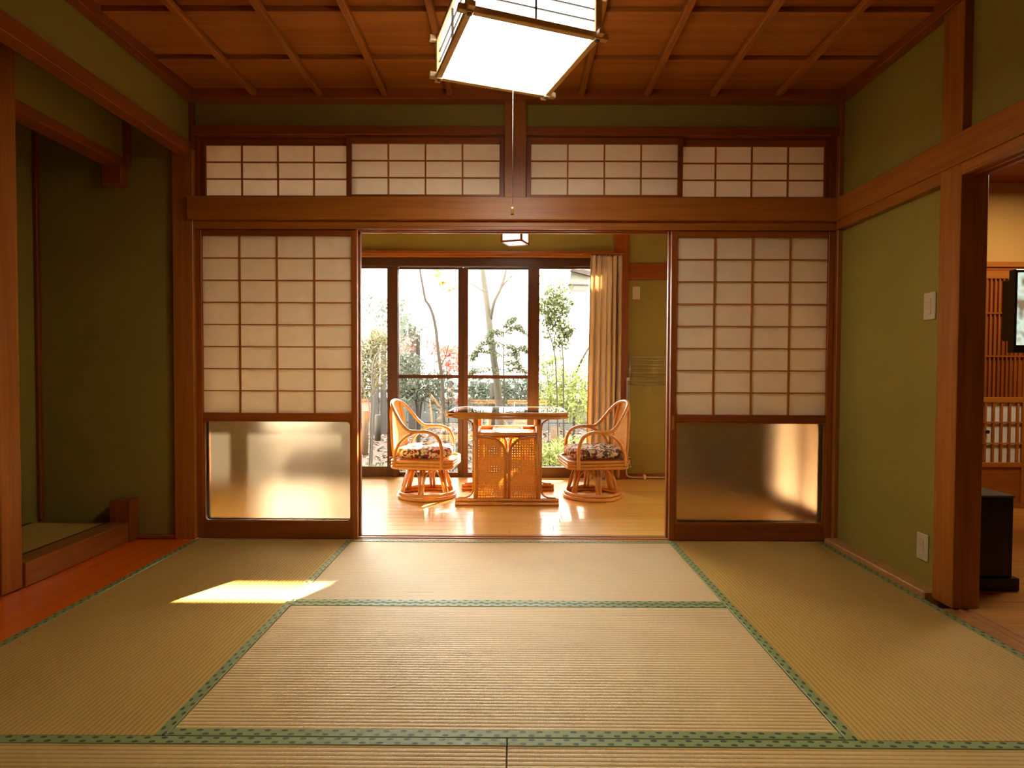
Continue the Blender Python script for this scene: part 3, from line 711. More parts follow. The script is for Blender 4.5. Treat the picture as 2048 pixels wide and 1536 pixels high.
# ------------------------------------------------------------------ rattan chairs
def rrect(hx, hy, r, z, n=5):
    pts = []
    for cx, cy_, a0 in ((hx - r, hy - r, 0), (-hx + r, hy - r, 90), (-hx + r, -hy + r, 180), (hx - r, -hy + r, 270)):
        for k in range(n + 1):
            a = math.radians(a0 + 90 * k / n); pts.append((cx + r * math.cos(a), cy_ + r * math.sin(a), z))
    return pts
def make_chair(label, loc, rz):
    t = thing('rattan_chair', label, 'chair', loc, rz, 'swivel rattan chairs')
    O = lambda nm, bm, m='rattan': obj(nm, bm, M[m], t, local=True)
    bm = BM(); ring(bm, 0, 0, .014, .222, .014); ring(bm, 0, 0, .040, .212, .014); O('base_ring', bm)
    bm = BM(); ring(bm, 0, 0, .232, .135, .012, n=28); O('swivel_ring', bm)
    for k in range(6):
        a = math.radians(30 + 60 * k); ca, sa = math.cos(a), math.sin(a)
        bm = BM()
        for s in (-1, 1):
            dx, dy = -sa * s * .013, ca * s * .013
            tube(bm, [(.206 * ca + dx, .206 * sa + dy, .03), (.136 * ca + dx, .136 * sa + dy, .245)], .0115, 7)
        O('leg', bm)
        a2 = math.radians(60 + 60 * k)
        pts = []
        for q, (fr_, rr, z) in enumerate(((-.42, .195, .09), (-.36, .170, .165), (-.2, .150, .213), (0, .142, .226), (.2, .150, .213), (.36, .170, .165), (.42, .195, .09))):
            b = a2 + fr_ * math.radians(60); pts.append((rr * math.cos(b), rr * math.sin(b), z))
        O('arched_brace', tube(BM(), smoothpts(pts, 3), .0055, 6))
    bm = BM()
    for i, z in enumerate((.258, .281, .304)): tube(bm, rrect(.232, .225, .075, z), .0125, 8, True)
    O('seat_frame', bm)
    O('seat_base', prism(BM(), [(p[0], p[1]) for p in rrect(.222, .215, .07, 0)], .285, .300), 'cane')
    half = [(.165, .232, .25), (.168, .234, .36), (.160, .236, .44), (.125, .240, .503), (.06, .243, .532), (-.02, .243, .534), (-.085, .240, .542), (-.140, .230, .592), (-.185, .208, .655), (-.228, .165, .715), (-.252, .10, .745), (-.262, .03, .755)]
    full = half + [(x, -y_, z) for x, y_, z in reversed(half)]
    O('arm_hoop', tube(BM(), smoothpts(full, 5), .0135, 8))
    for s in (-1, 1):
        O('arm_brace', tube(BM(), smoothpts([(-.195, s * .225, .27), (-.19, s * .228, .36), (-.165, s * .232, .43), (-.115, s * .236, .485), (-.05, s * .240, .522), (.0, s * .243, .532)], 5), .0115, 8))
        O('back_post', tube(BM(), smoothpts([(-.200, s * .185, .25), (-.222, s * .192, .45), (-.238, s * .160, .62), (-.250, s * .115, .735)], 5), .0115, 8))
        # cushion level bindings
        for z in (.30, .345): O('binding', ring(BM(), -.203, s * .195, z, .014, .004, 6, 10))
    # woven back : curved grid of split cane
    bm = BM()
    def bp(u, v):   # u -1..1 across, v 0..1 up
        wv = .185 * (1 - .0 * v) if v < .6 else .185 * math.sqrt(max(0, 1 - ((v - .6) / .42) ** 2 * .85))
        z = .32 + .42 * v; x = -.205 - .055 * v - .010 * (1 - u * u)
        return Vector((x, u * wv, z))
    nu, nv = 24, 30
    for i in range(nu + 1):
        u = -1 + 2 * i / nu
        for j in range(nv):
            a, b = bp(u, j / nv), bp(u, (j + 1) / nv); d = Vector((0, .0058, 0))
            bm.faces.new([bm.verts.new(q) for q in (a - d, a + d, b + d, b - d)])
    for j in range(nv + 1):
        for i in range(nu):
            a, b = bp(-1 + 2 * i / nu, j / nv), bp(-1 + 2 * (i + 1) / nu, j / nv); d = Vector((0, 0, .0055)); e_ = Vector((.0015, 0, 0))
            bm.faces.new([bm.verts.new(q + e_) for q in (a - d, b - d, b + d, a + d)])
    tag(O('cane_back', bm, 'cane'), kind='stuff')
    return t
def make_cushion(label, loc, rz):
    t = thing('seat_cushion', label, 'cushion', loc, rz, 'floral seat cushions')
    bm = BM(); nx = 40; ny = 20; top = []
    tufts = [(-.10, -.10), (-.10, .10), (.10, -.10), (.10, .10), (0, 0)]
    def surf(side):
        rows = []
        for j in range(ny + 1):
            r = j / ny; row = []
            for i in range(nx):
                a = 2 * PI * i / nx; c, s = math.cos(a), math.sin(a)
                q = (abs(c) ** 4.5 + abs(s) ** 4.5) ** (-1 / 4.5)
                x, y_ = .212 * r * q * c, .207 * r * q * s
                e = max(0, 1 - r ** 3.2) ** .5
                z = .045 + side * (.018 + .030 * e)* (1 if r < 1 else 0)
                if side > 0:
                    for tx, ty in tufts: z -= .020 * math.exp(-((x - tx) ** 2 + (y_ - ty) ** 2) / .0011) * (1 if r < .95 else 0)
                    z += .010 * e * math.cos(x * 31) * math.cos(y_ * 31) * -1 * .6
                row.append((x, y_, z))
            rows.append(row)
        return rows
    up, dn = surf(1), surf(-1)
    V = [[bm.verts.new(p) for p in row] for row in up[1:]]; c0 = bm.verts.new(up[0][0])
    W = [[bm.verts.new(p) for p in row] for row in dn[1:-1]]; c1 = bm.verts.new(dn[0][0]); W.append(V[-1])
    for G, c in ((V, c0), (W, c1)):
        for i in range(nx): bm.faces.new((c, G[0][i], G[0][(i + 1) % nx]))
        for a, b in zip(G, G[1:]):
            for i in range(nx): bm.faces.new((a[i], a[(i + 1) % nx], b[(i + 1) % nx], b[i]))
    for f in bm.faces: f.smooth = True
    obj('cushion_body', bm, M['floral'], t, local=True)
    for tx, ty in tufts: obj('tuft_button', ring(BM(), tx, ty, .078, .004, .004, 6, 8), M['floral'], t, local=True)
    for s in (-1, 1):
        obj('tie', tube(BM(), smoothpts([(-.19, s * .17, .02), (-.215, s * .19, .012), (-.238, s * .205, .02), (-.228, s * .225, -.02), (-.235, s * .235, -.05)], 4), .004, 5), M['floral'], t, local=True)
    return t
cl = ((-.690, 4.64, 0), math.radians(-5)); cr = ((.622, 4.66, 0), math.radians(180 + 7))
make_chair('rattan armchair left of the table, facing right', *cl)
make_chair('rattan armchair right of the table, facing left', *cr)
make_cushion('sunlit floral cushion on the left rattan chair', (cl[0][0], cl[0][1], .316), cl[1])
make_cushion('shaded floral cushion on the right rattan chair', (cr[0][0], cr[0][1], .316), cr[1])

# ------------------------------------------------------------------ wall fittings
def plate(name, label, x, y, z, wd, hh, face, cat, sw=3, mt='ivory'):
    t = thing(name, label, cat, (x, y, z))
    if face == 'x':
        obj('cover_plate', bx(x - .008, x, y - wd / 2, y + wd / 2, z, z + hh, .003), M[mt], t)
        for i in range(sw): obj('rocker', bx(x - .011, x - .007, y - wd * .17, y + wd * .17, z + hh * (.2 + .21 * i), z + hh * (.2 + .21 * i) + hh * .17, .001), M[mt], t)
    else:
        obj('cover_plate', bx(x - wd / 2, x + wd / 2, y - .008, y, z, z + hh, .003), M[mt], t)
        for i in range(sw): obj('rocker', bx(x - wd * .17, x + wd * .17, y - .011, y - .007, z + hh * (.35 + .21 * i), z + hh * (.35 + .21 * i) + hh * .3, .001), M[mt], t)
    return t
plate('light_switch', 'ivory switch plate on the green wall beside the right pillar', XR, 2.688, 1.236, .074, .124, 'x', 'switch')
plate('wall_outlet', 'ivory outlet plate low on the green wall beside the right pillar', XR, 2.703, .132, .074, .124, 'x', 'outlet')
plate('wall_switch', 'pinkish switch plate on the sunroom wall right of the curtain', 1.117, YW, 1.656, .072, .118, 'y', 'switch', 1)
lr = thing('drying_rack', 'thin steel drying rack on the sunroom wall', 'rack', (1.30, 5.43, .87))
obj('side_bar', tube(BM(), [(1.055, 5.40, .885), (1.055, 5.40, 1.15)], .006, 6), M['steel'], lr)
obj('side_bar', tube(BM(), [(1.47, 5.40, .885), (1.47, 5.40, 1.15)], .006, 6), M['steel'], lr)
for i in range(4): obj('rod', tube(BM(), [(1.055, 5.40, .905 + i * .073), (1.47, 5.40, .905 + i * .073)], .0035, 6), M['steel'], lr)
for i in range(4): obj('rod', tube(BM(), [(1.055, 5.432, .875 + i * .073), (1.47, 5.432, .875 + i * .073)], .0035, 6), M['steel'], lr)
for x in (1.055, 1.47): obj('wall_bracket', bx(x - .01, x + .01, 5.396, 5.45, 1.0, 1.02), M['steel'], lr)
pp = thing('gas_pipe', 'slim white pipe bending along the sunroom baseboard', 'pipe', (1.03, 5.39, 0))
obj('pipe_run', tube(BM(), [(1.030, 5.392, .93)] + smoothpts([(1.030, 5.392, .2), (1.030, 5.392, .06), (1.050, 5.395, .028), (1.10, 5.40, .018)], 5) + [(1.90, 5.42, .016)], .0075, 8), M['pipe'], pp)
obj('pipe_run', tube(BM(), [(1.048, 5.40, .12), (1.048, 5.40, .90)], .0045, 6), M['pipe'], pp)
obj('pipe_clamp', bx(1.19, 1.212, 5.39, 5.43, .0, .042, .003), M['ivory'], pp)
obj('pipe_joint', bx(1.022, 1.052, 5.383, 5.412, .905, .935, .003), M['pipe'], pp)

# ------------------------------------------------------------------ adjoining room on the right
f2 = struct('floor_next_room', box(bx(1.964, 4.7, -1.6, 3.50, -.06, -.014), 2.42, 4.7, 3.50, 4.42, -.06, -.014), M['floor2'], 'orange plank floor of the next room', 'floor')
yy = -.2
while yy < 4.40:
    obj('floor_plank', bx(1.964 if yy < 3.38 else 2.42, 4.7, yy + .001, min(yy + .11, 4.42) - .001, -.014, -.002, .001), M['floor2'], f2, loc=(3.3, yy, 0)); yy += .11
wb = bx(1.965, 2.42, 3.50, 3.56, -.06, 2.75)  # encloses the added notch that feeds daylight to the paper door
box(wb, 2.36, 2.42, 3.56, 4.50, -.06, 2.75)
struct('wall_next_left', wb, M['beige'], 'return wall of the next room around an added daylight notch, hidden behind the pillar', 'wall')
struct('wall_next_far', bx(2.42, 4.7, 4.42, 4.50, -.06, 2.75), M['beige'], 'beige plaster wall of the next room', 'wall')
struct('wall_next_right', bx(4.7, 4.8, -1.6, 4.5, -.06, 2.75), M['beige'], 'beige side wall of the next room', 'wall')
c2 = struct('ceiling_next_room', box(bx(1.962, 4.8, -1.6, 3.56, 2.42, 2.5), 2.36, 4.8, 3.56, 4.5, 2.42, 2.5), M['trim_x'], 'knotty board ceiling of the next room', 'ceiling')
yy = 1.0
while yy < 4.42:
    obj('ceiling_board', bx(1.965 if yy < 3.38 else 2.42, 4.7, yy + .002, min(yy + .12, 4.42) - .002, 2.40, 2.42, .002), M['trim_x'], c2, loc=(3.3, yy, 2.4)); yy += .12
trim((2.42, 4.7, 4.385, 4.42, 1.775, 1.815), 'wood_x', 'red brown rail on the beige wall of the next room', 'rail')
trim((2.42, 4.7, 4.37, 4.42, 1.735, 1.765), 'trim_x', 'door head under the red brown rail in the next room', 'rail')
ld = thing('door_6', 'slatted wooden sliding door in the next room', 'door', (3.5, 4.36, 0), kind='structure')
dx0, dx1 = 2.95, 3.765; dy = 4.33
for a, b in ((dx0, dx0 + .035), (dx1 - .035, dx1)): obj('stile', bx(a, b, dy, dy + .035, .0, 1.735, .002), M['wood_z'], ld)
for a, b in ((1.68, 1.735), (.775, .815), (.0, .03), (.30, .335)): obj('rail', bx(dx0 + .035, dx1 - .035, dy, dy + .033, a, b, .002), M['wood_x'], ld)
obj('lower_panel', bx(dx0 + .035, dx1 - .035, dy + .012, dy + .02, .03, .30), M['wood_x'], ld)
n = 24
for i in range(1, n):
    x = dx0 + .035 + (dx1 - dx0 - .07) * i / n
    obj('slat', bx(x - .006, x + .006, dy + .003, dy + .016, .815, 1.68), M['trim_z'], ld)
for z in (1.115, 1.43): obj('crossbar', bx(dx0 + .035, dx1 - .035, dy + .001, dy + .012, z - .006, z + .006), M['trim_x'], ld)
for i in range(0, 13):
    x = dx0 + .035 + (dx1 - dx0 - .07) * i / 12.5
    obj('slat', bx(x - .008, x + .008, dy + .004, dy + .016, .335, .775), M['wood_z'], ld)
for z in (.475, .63): obj('crossbar', bx(dx0 + .035, dx1 - .035, dy + .002, dy + .012, z - .005, z + .005), M['wood_x'], ld)
obj('backing_panel', bx(dx0 + .035, dx1 - .035, dy + .018, dy + .024, .815, 1.68), M['trim_z'], ld)
obj('paper_panel', bx(dx0 + .035, dx1 - .035, dy + .018, dy + .019, .335, .775), M['white_tray'], ld)
obj('finger_pull', tube(BM(), [(3.475, dy + .002, .560), (3.475, dy - .004, .560)], .014, 10), M['black'], ld)
trim((3.77, 3.86, 4.33, 4.42, 0, 1.735), 'wood_z', 'post right of the slatted door in the next room', 'post')
cb = thing('low_cabinet', 'black lacquered low cabinet just beyond the right pillar', 'cabinet', (2.15, 2.85, 0))
obj('cabinet_body', bx(1.985, 2.296, 2.70, 3.18, .055, .422, .004), M['black'], cb)
obj('plinth', bx(1.985, 2.314, 2.68, 3.20, -.001, .056, .003), M['black'], cb)
obj('cabinet_top', bx(1.98, 2.300, 2.696, 3.185, .422, .434, .003), M['darkpeg'], cb)
# television hanging in front of the slatted door
tv = thing('television', 'lit television at the right edge of the photo', 'television', (3.15, 3.55, 1.1))
a = at(2036, 545, 3.45); b = at(2036, 690, 3.45)
x0 = a.x; z0, z1 = b.z, a.z
def emit_tv():
    m, nt, o = mat('television picture'); v, _ = coords(nt, False)
    f = noise(nt, v, 9, 2); c = ramp(nt, f, [(.35, (.55, .40, .22)), (.5, (.80, .95, .78)), (.65, (.30, .20, .10))])
    e = nt.nodes.new('ShaderNodeEmission'); L(nt, c, e.inputs[0]); e.inputs[1].default_value = .22; L(nt, e.outputs[0], o.inputs[0]); return m
obj('housing', bx(x0 - .012, x0 + .92, 3.45, 3.50, z0 - .045, z1 + .02, .004), M['screen_black'], tv)
obj('screen', bx(x0, x0 + .90, 3.447, 3.4505, z0, z1), emit_tv(), tv)
obj('shadow_case', bx(x0 + .045, x0 + .9, 3.50, 3.62, z0 + .03, z1 - .02, .01), M['screen_black'], tv)  # dark box put where the shadow beside the screen lies
obj('swing_arm', bx(x0 + .85, x0 + .91, 3.62, 4.34, z0 + .15, z0 + .20), M['screen_black'], tv)
al = bpy.data.lights.new('added fill next room', 'AREA'); al.energy = 6; al.size = .5; al.color = (1, .80, .52)
ao = bpy.data.objects.new('next_room_fill', al); C.objects.link(ao); ao.location = (3.5, 3.5, 2.33)  # added fill light, no fixture in the room

# ------------------------------------------------------------------ garden
gd = BM(); gx, gy = 26, 30; grid = []
def gz(x, y_):
    t = min(1, max(0, (y_ - 6.2) / 4.0))
    return -.48 + .42 * t * t * (3 - 2 * t) + .03 * math.sin(x * 2.1 + y_) + .02 * math.sin(y_ * 4 - x)
for j in range(gy + 1):
    grid.append([gd.verts.new((-9 + 18 * i / gx, 5.6 + 8 * j / gy, gz(-9 + 18 * i / gx, 5.6 + 8 * j / gy))) for i in range(gx + 1)])
for j in range(gy):
    for i in range(gx): gd.faces.new((grid[j][i], grid[j][i + 1], grid[j + 1][i + 1], grid[j + 1][i])).smooth = True
struct('ground', gd, M['soil'], 'sloping garden soil outside the windows', 'ground')
struct('terrace', bx(-4, 4, 5.60, 6.05, -.6, -.12), M['block'], 'concrete step strip outside the window threshold', 'terrace')

def leaf_mesh(centers, size, rnd, flat=0, aspect=.45):
    vs, fs = [], []
    for c in centers:
        s = size * rnd.uniform(.6, 1.25)
        d = Vector((rnd.gauss(0, 1), rnd.gauss(0, 1), rnd.gauss(0, 1) * (1 - flat) - .2)).normalized()
        n_ = Vector((rnd.gauss(0, 1) * (1 - flat), rnd.gauss(0, 1) * (1 - flat), rnd.gauss(0, 1) + flat * 3)).normalized()
        sd = d.cross(n_)
        if sd.length < .1: continue
        sd.normalize(); k = len(vs); c = Vector(c); up = sd.cross(d) * s * .12
        vs += [c - d * s * .5, c + sd * s * aspect * .5 + up, c + d * s * .5, c - sd * s * aspect * .5 + up]
        fs += [(k, k + 1, k + 2), (k, k + 2, k + 3)]
    return vs, fs
def pymesh(name, vs, fs, m, parent=None, kind=None):
    me = bpy.data.meshes.new(name)
    org = parent.location if parent is not None else Vector((0, 0, 0))
    me.from_pydata([tuple(Vector(v) - org) for v in vs], [], fs); me.materials.append(m)
    o = bpy.data.objects.new(name, me); C.objects.link(o)
    if parent is not None: o.parent = parent
    if kind: o['kind'] = kind
    return o
def plant(name, label, cat, stems, blobs, leafsize, lm, seed, bark='bark', aspect=.45, group=None, flat=0):
    """stems: [(pts, r0, r1)], blobs: [(centre, radii, count)]"""
    rnd = random.Random(seed)
    base = Vector(stems[0][0][0]); base.z = gz(base.x, base.y)
    t = thing(name, label, cat, base, group=group)
    for i, (pts, r0, r1) in enumerate(stems):
        obj('trunk' if i == 0 else 'branch', tube(BM(), smoothpts(pts, 4), r0, 7, r1=r1), M[bark], t)
    cs = []
    for c, rad, cnt in blobs:
        for _ in range(int(cnt * 1.7)):
            v = Vector((rnd.gauss(0, 1), rnd.gauss(0, 1), rnd.gauss(0, 1))); v.normalize(); v *= rnd.random() ** .45
            cs.append((c[0] + v.x * rad[0], c[1] + v.y * rad[1], c[2] + v.z * rad[2]))
    if cs:
        vs, fs = leaf_mesh(cs, leafsize * 1.1, rnd, flat, aspect)
        pymesh('foliage', vs, fs, M[lm], t, 'stuff')
    return t
A = at
def G(px, py_, Y): p = at(px, py_, Y); return tuple(p)
def base(px, Y): p = at(px, 800, Y); return (p.x, Y, gz(p.x, Y) - .03)
# leaning tree with a fork
plant('garden_tree', 'leaning pale trunk seen through the window above the table', 'tree',
      [([base(1003, 8.6), G(996, 780, 8.6), G(985, 700, 8.6), G(978, 640, 8.6), G(972, 590, 8.6), G(964, 530, 8.6), G(957, 470, 8.6)], .062, .036),
       ([G(981, 640, 8.6), G(988, 605, 8.5), G(1003, 572, 8.5), G(1013, 535, 8.5), G(1022, 490, 8.5)], .028, .018),
       ([G(1003, 574, 8.5), G(1020, 555, 8.5), G(1040, 538, 8.5), G(1056, 520, 8.5)], .016, .009),
       ([G(968, 584, 8.6), G(950, 572, 8.6), G(938, 564, 8.6), G(915, 556, 8.6)], .012, .006),
       ([G(975, 575, 8.6), G(983, 560, 8.6), G(993, 552, 8.6)], .006, .003)], [], .05, 'leaf_pale', 1, 'bark_pale')
plant('garden_tree', 'slender bare sapling in the left rail window', 'tree',
      [([base(890, 8.2), G(886, 790, 8.2), G(882, 745, 8.2), G(876, 700, 8.2), G(872, 660, 8.2), G(866, 630, 8.2), G(858, 610, 8.2), G(851, 600, 8.2), G(846, 575, 8.2), G(840, 540, 8.2), G(836, 500, 8.2)], .028, .014),
       ([G(880, 735, 8.2), G(890, 715, 8.2), G(897, 690, 8.2), G(905, 660, 8.2)], .008, .004)], [], .05, 'leaf', 2, 'bark')
# tall leafy shrub
st = [([base(1118, 8.0), G(1113, 760, 8.0), G(1108, 700, 8.0), G(1096, 660, 8.0), G(1090, 630, 8.0), G(1088, 600, 8.0)], .011, .006),
      ([base(1128, 8.0), G(1127, 760, 8.0), G(1125, 700, 8.0), G(1118, 670, 8.0), G(1120, 630, 8.0), G(1112, 590, 8.0)], .010, .005),
      ([G(1106, 700, 8.0), G(1096, 675, 8.0), G(1086, 650, 8.0)], .006, .004)]
bl = [(G(1112, 590, 8.0), (.16, .14, .16), 80), (G(1122, 612, 8.0), (.20, .16, .16), 150), (G(1100, 610, 8.0), (.20, .16, .22), 130), (G(1114, 640, 8.0), (.18, .15, .17), 150), (G(1086, 620, 8.0), (.12, .12, .2), 60),
      (G(1122, 672, 8.0), (.15, .12, .14), 80), (G(1136, 662, 8.0), (.10, .1, .08), 50), (G(1122, 690, 8.0), (.12, .1, .10), 40), (G(1096, 660, 8.0), (.12, .1, .14), 40), (G(1102, 575, 8.0), (.3, .2, .2), 36), (G(1130, 590, 8), (.14, .1, .2), 30)]
plant('leafy_shrub', 'tall dense green shrub in the window beside the curtain', 'shrub', st, bl, .062, 'leaf', 4, 'bark')
arcs = [[(1007, 690), (985, 680), (965, 684), (952, 700), (946, 716)], [(1007, 690), (1024, 690), (1033, 704), (1034, 718)], [(1007, 668), (1022, 655), (1036, 650), (1048, 662)],
        [(1007, 715), (985, 700), (962, 698), (944, 708)], [(1007, 712), (1030, 700), (1048, 690), (1056, 700)], [(1007, 672), (996, 660), (984, 662), (975, 674)], [(1007, 740), (980, 735), (950, 738), (938, 744)],
        [(1007, 740), (1035, 735), (1054, 742)], [(1007, 655), (1018, 640), (1030, 634)], [(1007, 725), (1025, 722), (1042, 728)]]
plant('leafy_shrub', 'feathery conifer with drooping fronds in front of the leaning trunk', 'shrub',
      [([base(1010, 8.3), G(1008, 760, 8.3), G(1007, 700, 8.3), G(1007, 625, 8.3)], .013, .006)] + [([G(px, py_, 8.3 + .04 * (k_ % 3 - 1)) for px, py_ in a_], .006, .003) for k_, a_ in enumerate(arcs)],
      [(G(px, py_ + 4, 8.3 + .04 * (k_ % 3 - 1)), (.07, .10, .045), 26) for k_, a_ in enumerate(arcs) for px, py_ in a_[1:] + [((a_[q][0] + a_[q + 1][0]) / 2, (a_[q][1] + a_[q + 1][1]) / 2) for q in range(len(a_) - 1)]], .070, 'leaf_pale', 5, 'bark', .16)
plant('leafy_shrub', 'bamboo like thicket of bright leaves under the tall shrub', 'shrub',
      [([base(1130, 8.6), G(1126, 760, 8.6), G(1120, 700, 8.6)], .008, .004), ([base(1098, 8.6), G(1096, 770, 8.6), G(1092, 720, 8.6)], .007, .004), ([base(1148, 9.0), G(1150, 770, 9.0), G(1157, 735, 9.0), G(1172, 705, 9.0), G(1182, 690, 9.0)], .022, .012)],
      [(G(1100, 725, 8.6), (.30, .2, .22), 190), (G(1125, 770, 8.6), (.42, .25, .28), 420), (G(1160, 760, 8.8), (.30, .2, .25), 190), (G(1105, 800, 8.4), (.35, .2, .22), 300), (G(1155, 815, 8.4), (.35, .2, .25), 300), (G(1165, 725, 9), (.2, .1, .14), 50), (G(1185, 790, 8.8), (.2, .1, .3), 120)], .085, 'leaf_lime', 6, 'bark', .2)
plant('leafy_shrub', 'low grey green bush in front of the block wall behind the table', 'shrub',
      [([base(980, 9.4), G(978, 800, 9.4)], .012, .006)],
      [(G(960, 775, 9.4), (.5, .3, .18), 330), (G(1040, 775, 9.4), (.5, .3, .2), 380), (G(1000, 800, 9.2), (.7, .3, .16), 300)], .08, 'leaf_grey', 7, 'bark', .35)
plant('leafy_shrub', 'grey green shrub behind the left rattan chair', 'shrub',
      [([base(835, 8.7), G(832, 800, 8.7), G(826, 770, 8.7)], .022, .01), ([base(838, 8.7), G(842, 810, 8.7), G(858, 780, 8.7)], .018, .008)],
      [(G(815, 735, 8.8), (.28, .25, .25), 300), (G(830, 775, 8.7), (.45, .25, .18), 300), (G(870, 760, 8.8), (.28, .2, .18), 160), (G(815, 790, 8.6), (.3, .2, .2), 160), (G(880, 800, 8.6), (.25, .2, .2), 120), (G(812, 660, 9), (.15, .15, .3), 60)], .085, 'leaf_grey', 8, 'bark', .3)
plant('maple', 'red leaved maple to the left of the second window stile', 'tree',
      [([base(898, 9.2), G(896, 780, 9.2), G(893, 730, 9.2), G(888, 700, 9.2)], .012, .006)],
      [(G(898, 730, 9.2), (.24, .2, .16), 95), (G(885, 700, 9.2), (.3, .2, .10), 60), (G(912, 705, 9.2), (.2, .2, .12), 60), (G(865, 690, 9.2), (.2, .1, .14), 28), (G(905, 790, 9.2), (.2, .2, .12), 26), (G(812, 690, 9.2), (.15, .1, .16), 40), (G(850, 660, 9.2), (.12, .1, .10), 12)], .075, 'leaf_red', 9, 'bark', .6)
plant('maple', 'yellow twig hanging at the top of the left rail window', 'tree',
      [([base(948, 9.8), G(944, 700, 9.8), G(930, 600, 9.8), G(915, 575, 9.8), G(895, 585, 9.8)], .008, .003), ([G(915, 575, 9.8), G(884, 562, 9.8), G(874, 540, 9.8)], .004, .002)],
      [(G(875, 545, 9.8), (.06, .06, .10), 20), (G(885, 566, 9.8), (.10, .06, .05), 16), (G(905, 580, 9.8), (.12, .05, .06), 6)], .07, 'leaf_yellow', 10, 'bark', .6)
plant('leafy_shrub', 'orange tinged shrub seen just right of the left shoji', 'shrub',
      [([base(742, 7.8), G(745, 860, 7.8), G(748, 800, 7.8), G(744, 760, 7.8), G(750, 715, 7.8), G(768, 700, 7.8)], .016, .008),
       ([base(737, 7.8), G(741, 870, 7.8), G(738, 810, 7.8), G(728, 780, 7.8), G(722, 740, 7.8)], .012, .006),
       ([G(744, 790, 7.8), G(750, 740, 7.8), G(757, 700, 7.8)], .007, .004)],
      [(G(728, 700, 8.4), (.28, .2, .22), 220), (G(760, 680, 8.4), (.22, .2, .2), 170), (G(745, 740, 8.3), (.35, .2, .25), 300), (G(730, 780, 8.2), (.16, .15, .16), 110), (G(700, 740, 8.2), (.4, .2, .5), 400)], .085, 'leaf_orange', 11, 'bark_pale', .3)
plant('leafy_shrub', 'airy olive shrub above the orange tinged one', 'shrub',
      [([base(760, 9.6), G(762, 700, 9.6), G(758, 640, 9.6)], .010, .004)],
      [(G(745, 625, 9.6), (.4, .2, .35), 60), (G(770, 630, 9.6), (.2, .2, .45), 70), (G(805, 620, 9.6), (.22, .2, .30), 70), (G(830, 660, 9.6), (.2, .2, .2), 30)], .075, 'leaf_grey', 12, 'bark', .5)
plant('leafy_shrub', 'yellow green ground plant at the foot of the left window', 'shrub',
      [([base(752, 7.3), G(752, 925, 7.3)], .006, .004)],
      [((-1.72, 7.3, -.30), (.30, .2, .12), 150), ((-1.4, 7.2, -.33), (.2, .2, .10), 90)], .12, 'leaf_pale', 13, 'bark', .25)
plant('leafy_shrub', 'bright low bush to the right of the table legs', 'shrub',
      [([base(1100, 7.6), G(1100, 880, 7.6)], .010, .004)],
      [((.45, 7.6, -.15), (.28, .25, .25), 300), ((.75, 7.8, -.1), (.32, .25, .25), 330), ((.15, 7.7, -.2), (.2, .2, .16), 100)], .085, 'leaf_lime', 14, 'bark', .22)
plant('leafy_shrub', 'low bush glimpsed between the left chair arms and the table', 'shrub',
      [([base(880, 7.6), G(880, 880, 7.6)], .010, .004), ([base(905, 7.6), G(912, 850, 7.6), G(905, 790, 7.6), G(918, 750, 7.6)], .008, .004), ([base(900, 7.7), G(893, 850, 7.7), G(880, 810, 7.7), G(862, 790, 7.7)], .006, .003)],
      [((-.85, 7.6, -.15), (.35, .2, .16), 160), ((-1.15, 7.6, -.2), (.2, .2, .12), 60)], .08, 'leaf_grey', 15, 'bark_pale', .3)
# leaf litter
rnd = random.Random(21); cs = []
for _ in range(4200):
    x = rnd.uniform(-4, 3); y_ = rnd.uniform(6.1, 10.3 if x < 2.2 else 8.8); cs.append((x, y_, gz(x, y_) + .012))
vs, fs = leaf_mesh(cs, .085, rnd, .8, .6)
o = pymesh('fallen_leaves', vs, fs, M['litter']); tag(o, 'brown fallen leaves scattered over the garden soil', 'leaves', kind='stuff')
# stones
for i, (x, y_, s, ps) in enumerate(((-.95, 6.9, .14, 'behind the left chair base'), (-.55, 6.8, .10, 'between the left chair and the table legs'), (.05, 7.0, .13, 'behind the middle of the table'), (.5, 6.7, .12, 'in front of the bright low bush'), (-1.35, 7.1, .16, 'nearest to the first window stile'), (.25, 6.6, .09, 'smallest, behind the right table leg'))):
    bm = BM(); bmesh.ops.create_icosphere(bm, subdivisions=2, radius=1)
    rr = random.Random(i)
    for v in bm.verts: v.co = Vector((v.co.x * s * 1.2, v.co.y * s, v.co.z * s * .7)) * rr.uniform(.86, 1.1)
    for f in bm.faces: f.smooth = True
    o = obj('garden_stone', bm, M['stone'], local=True); o.location = (x, y_, gz(x, y_) + s * .2)
    tag(o, 'rounded garden stone outside, ' + ps, 'stone', 'garden stones')
# block wall
bw = thing('block_wall', 'low grey concrete block wall behind the garden shrubs', 'wall', (0, 10.5, -.1))
bwl = .40
for r in range(3):
    for i in range(-9, 10):
        x = i * bwl + (.2 if r % 2 else 0)
        obj('block', bx(x + .004, x + bwl - .004, 10.5, 10.62, -.14 + r * .19 + .004, -.14 + (r + 1) * .19 - .004, .006), M['block'], bw)
obj('coping', bx(-3.8, 4.0, 10.46, 10.66, .43, .50, .01), M['post_grey'], bw)
for i in range(-18, 20): obj('fence_picket', bx(i * .2, i * .2 + .09, 10.60, 10.63, .5, .78 + .04 * math.sin(i * 3)), M['post_grey'], bw)
obj('fence_rail', bx(-3.8, 4.0, 10.63, 10.66, .58, .65), M['post_grey'], bw)
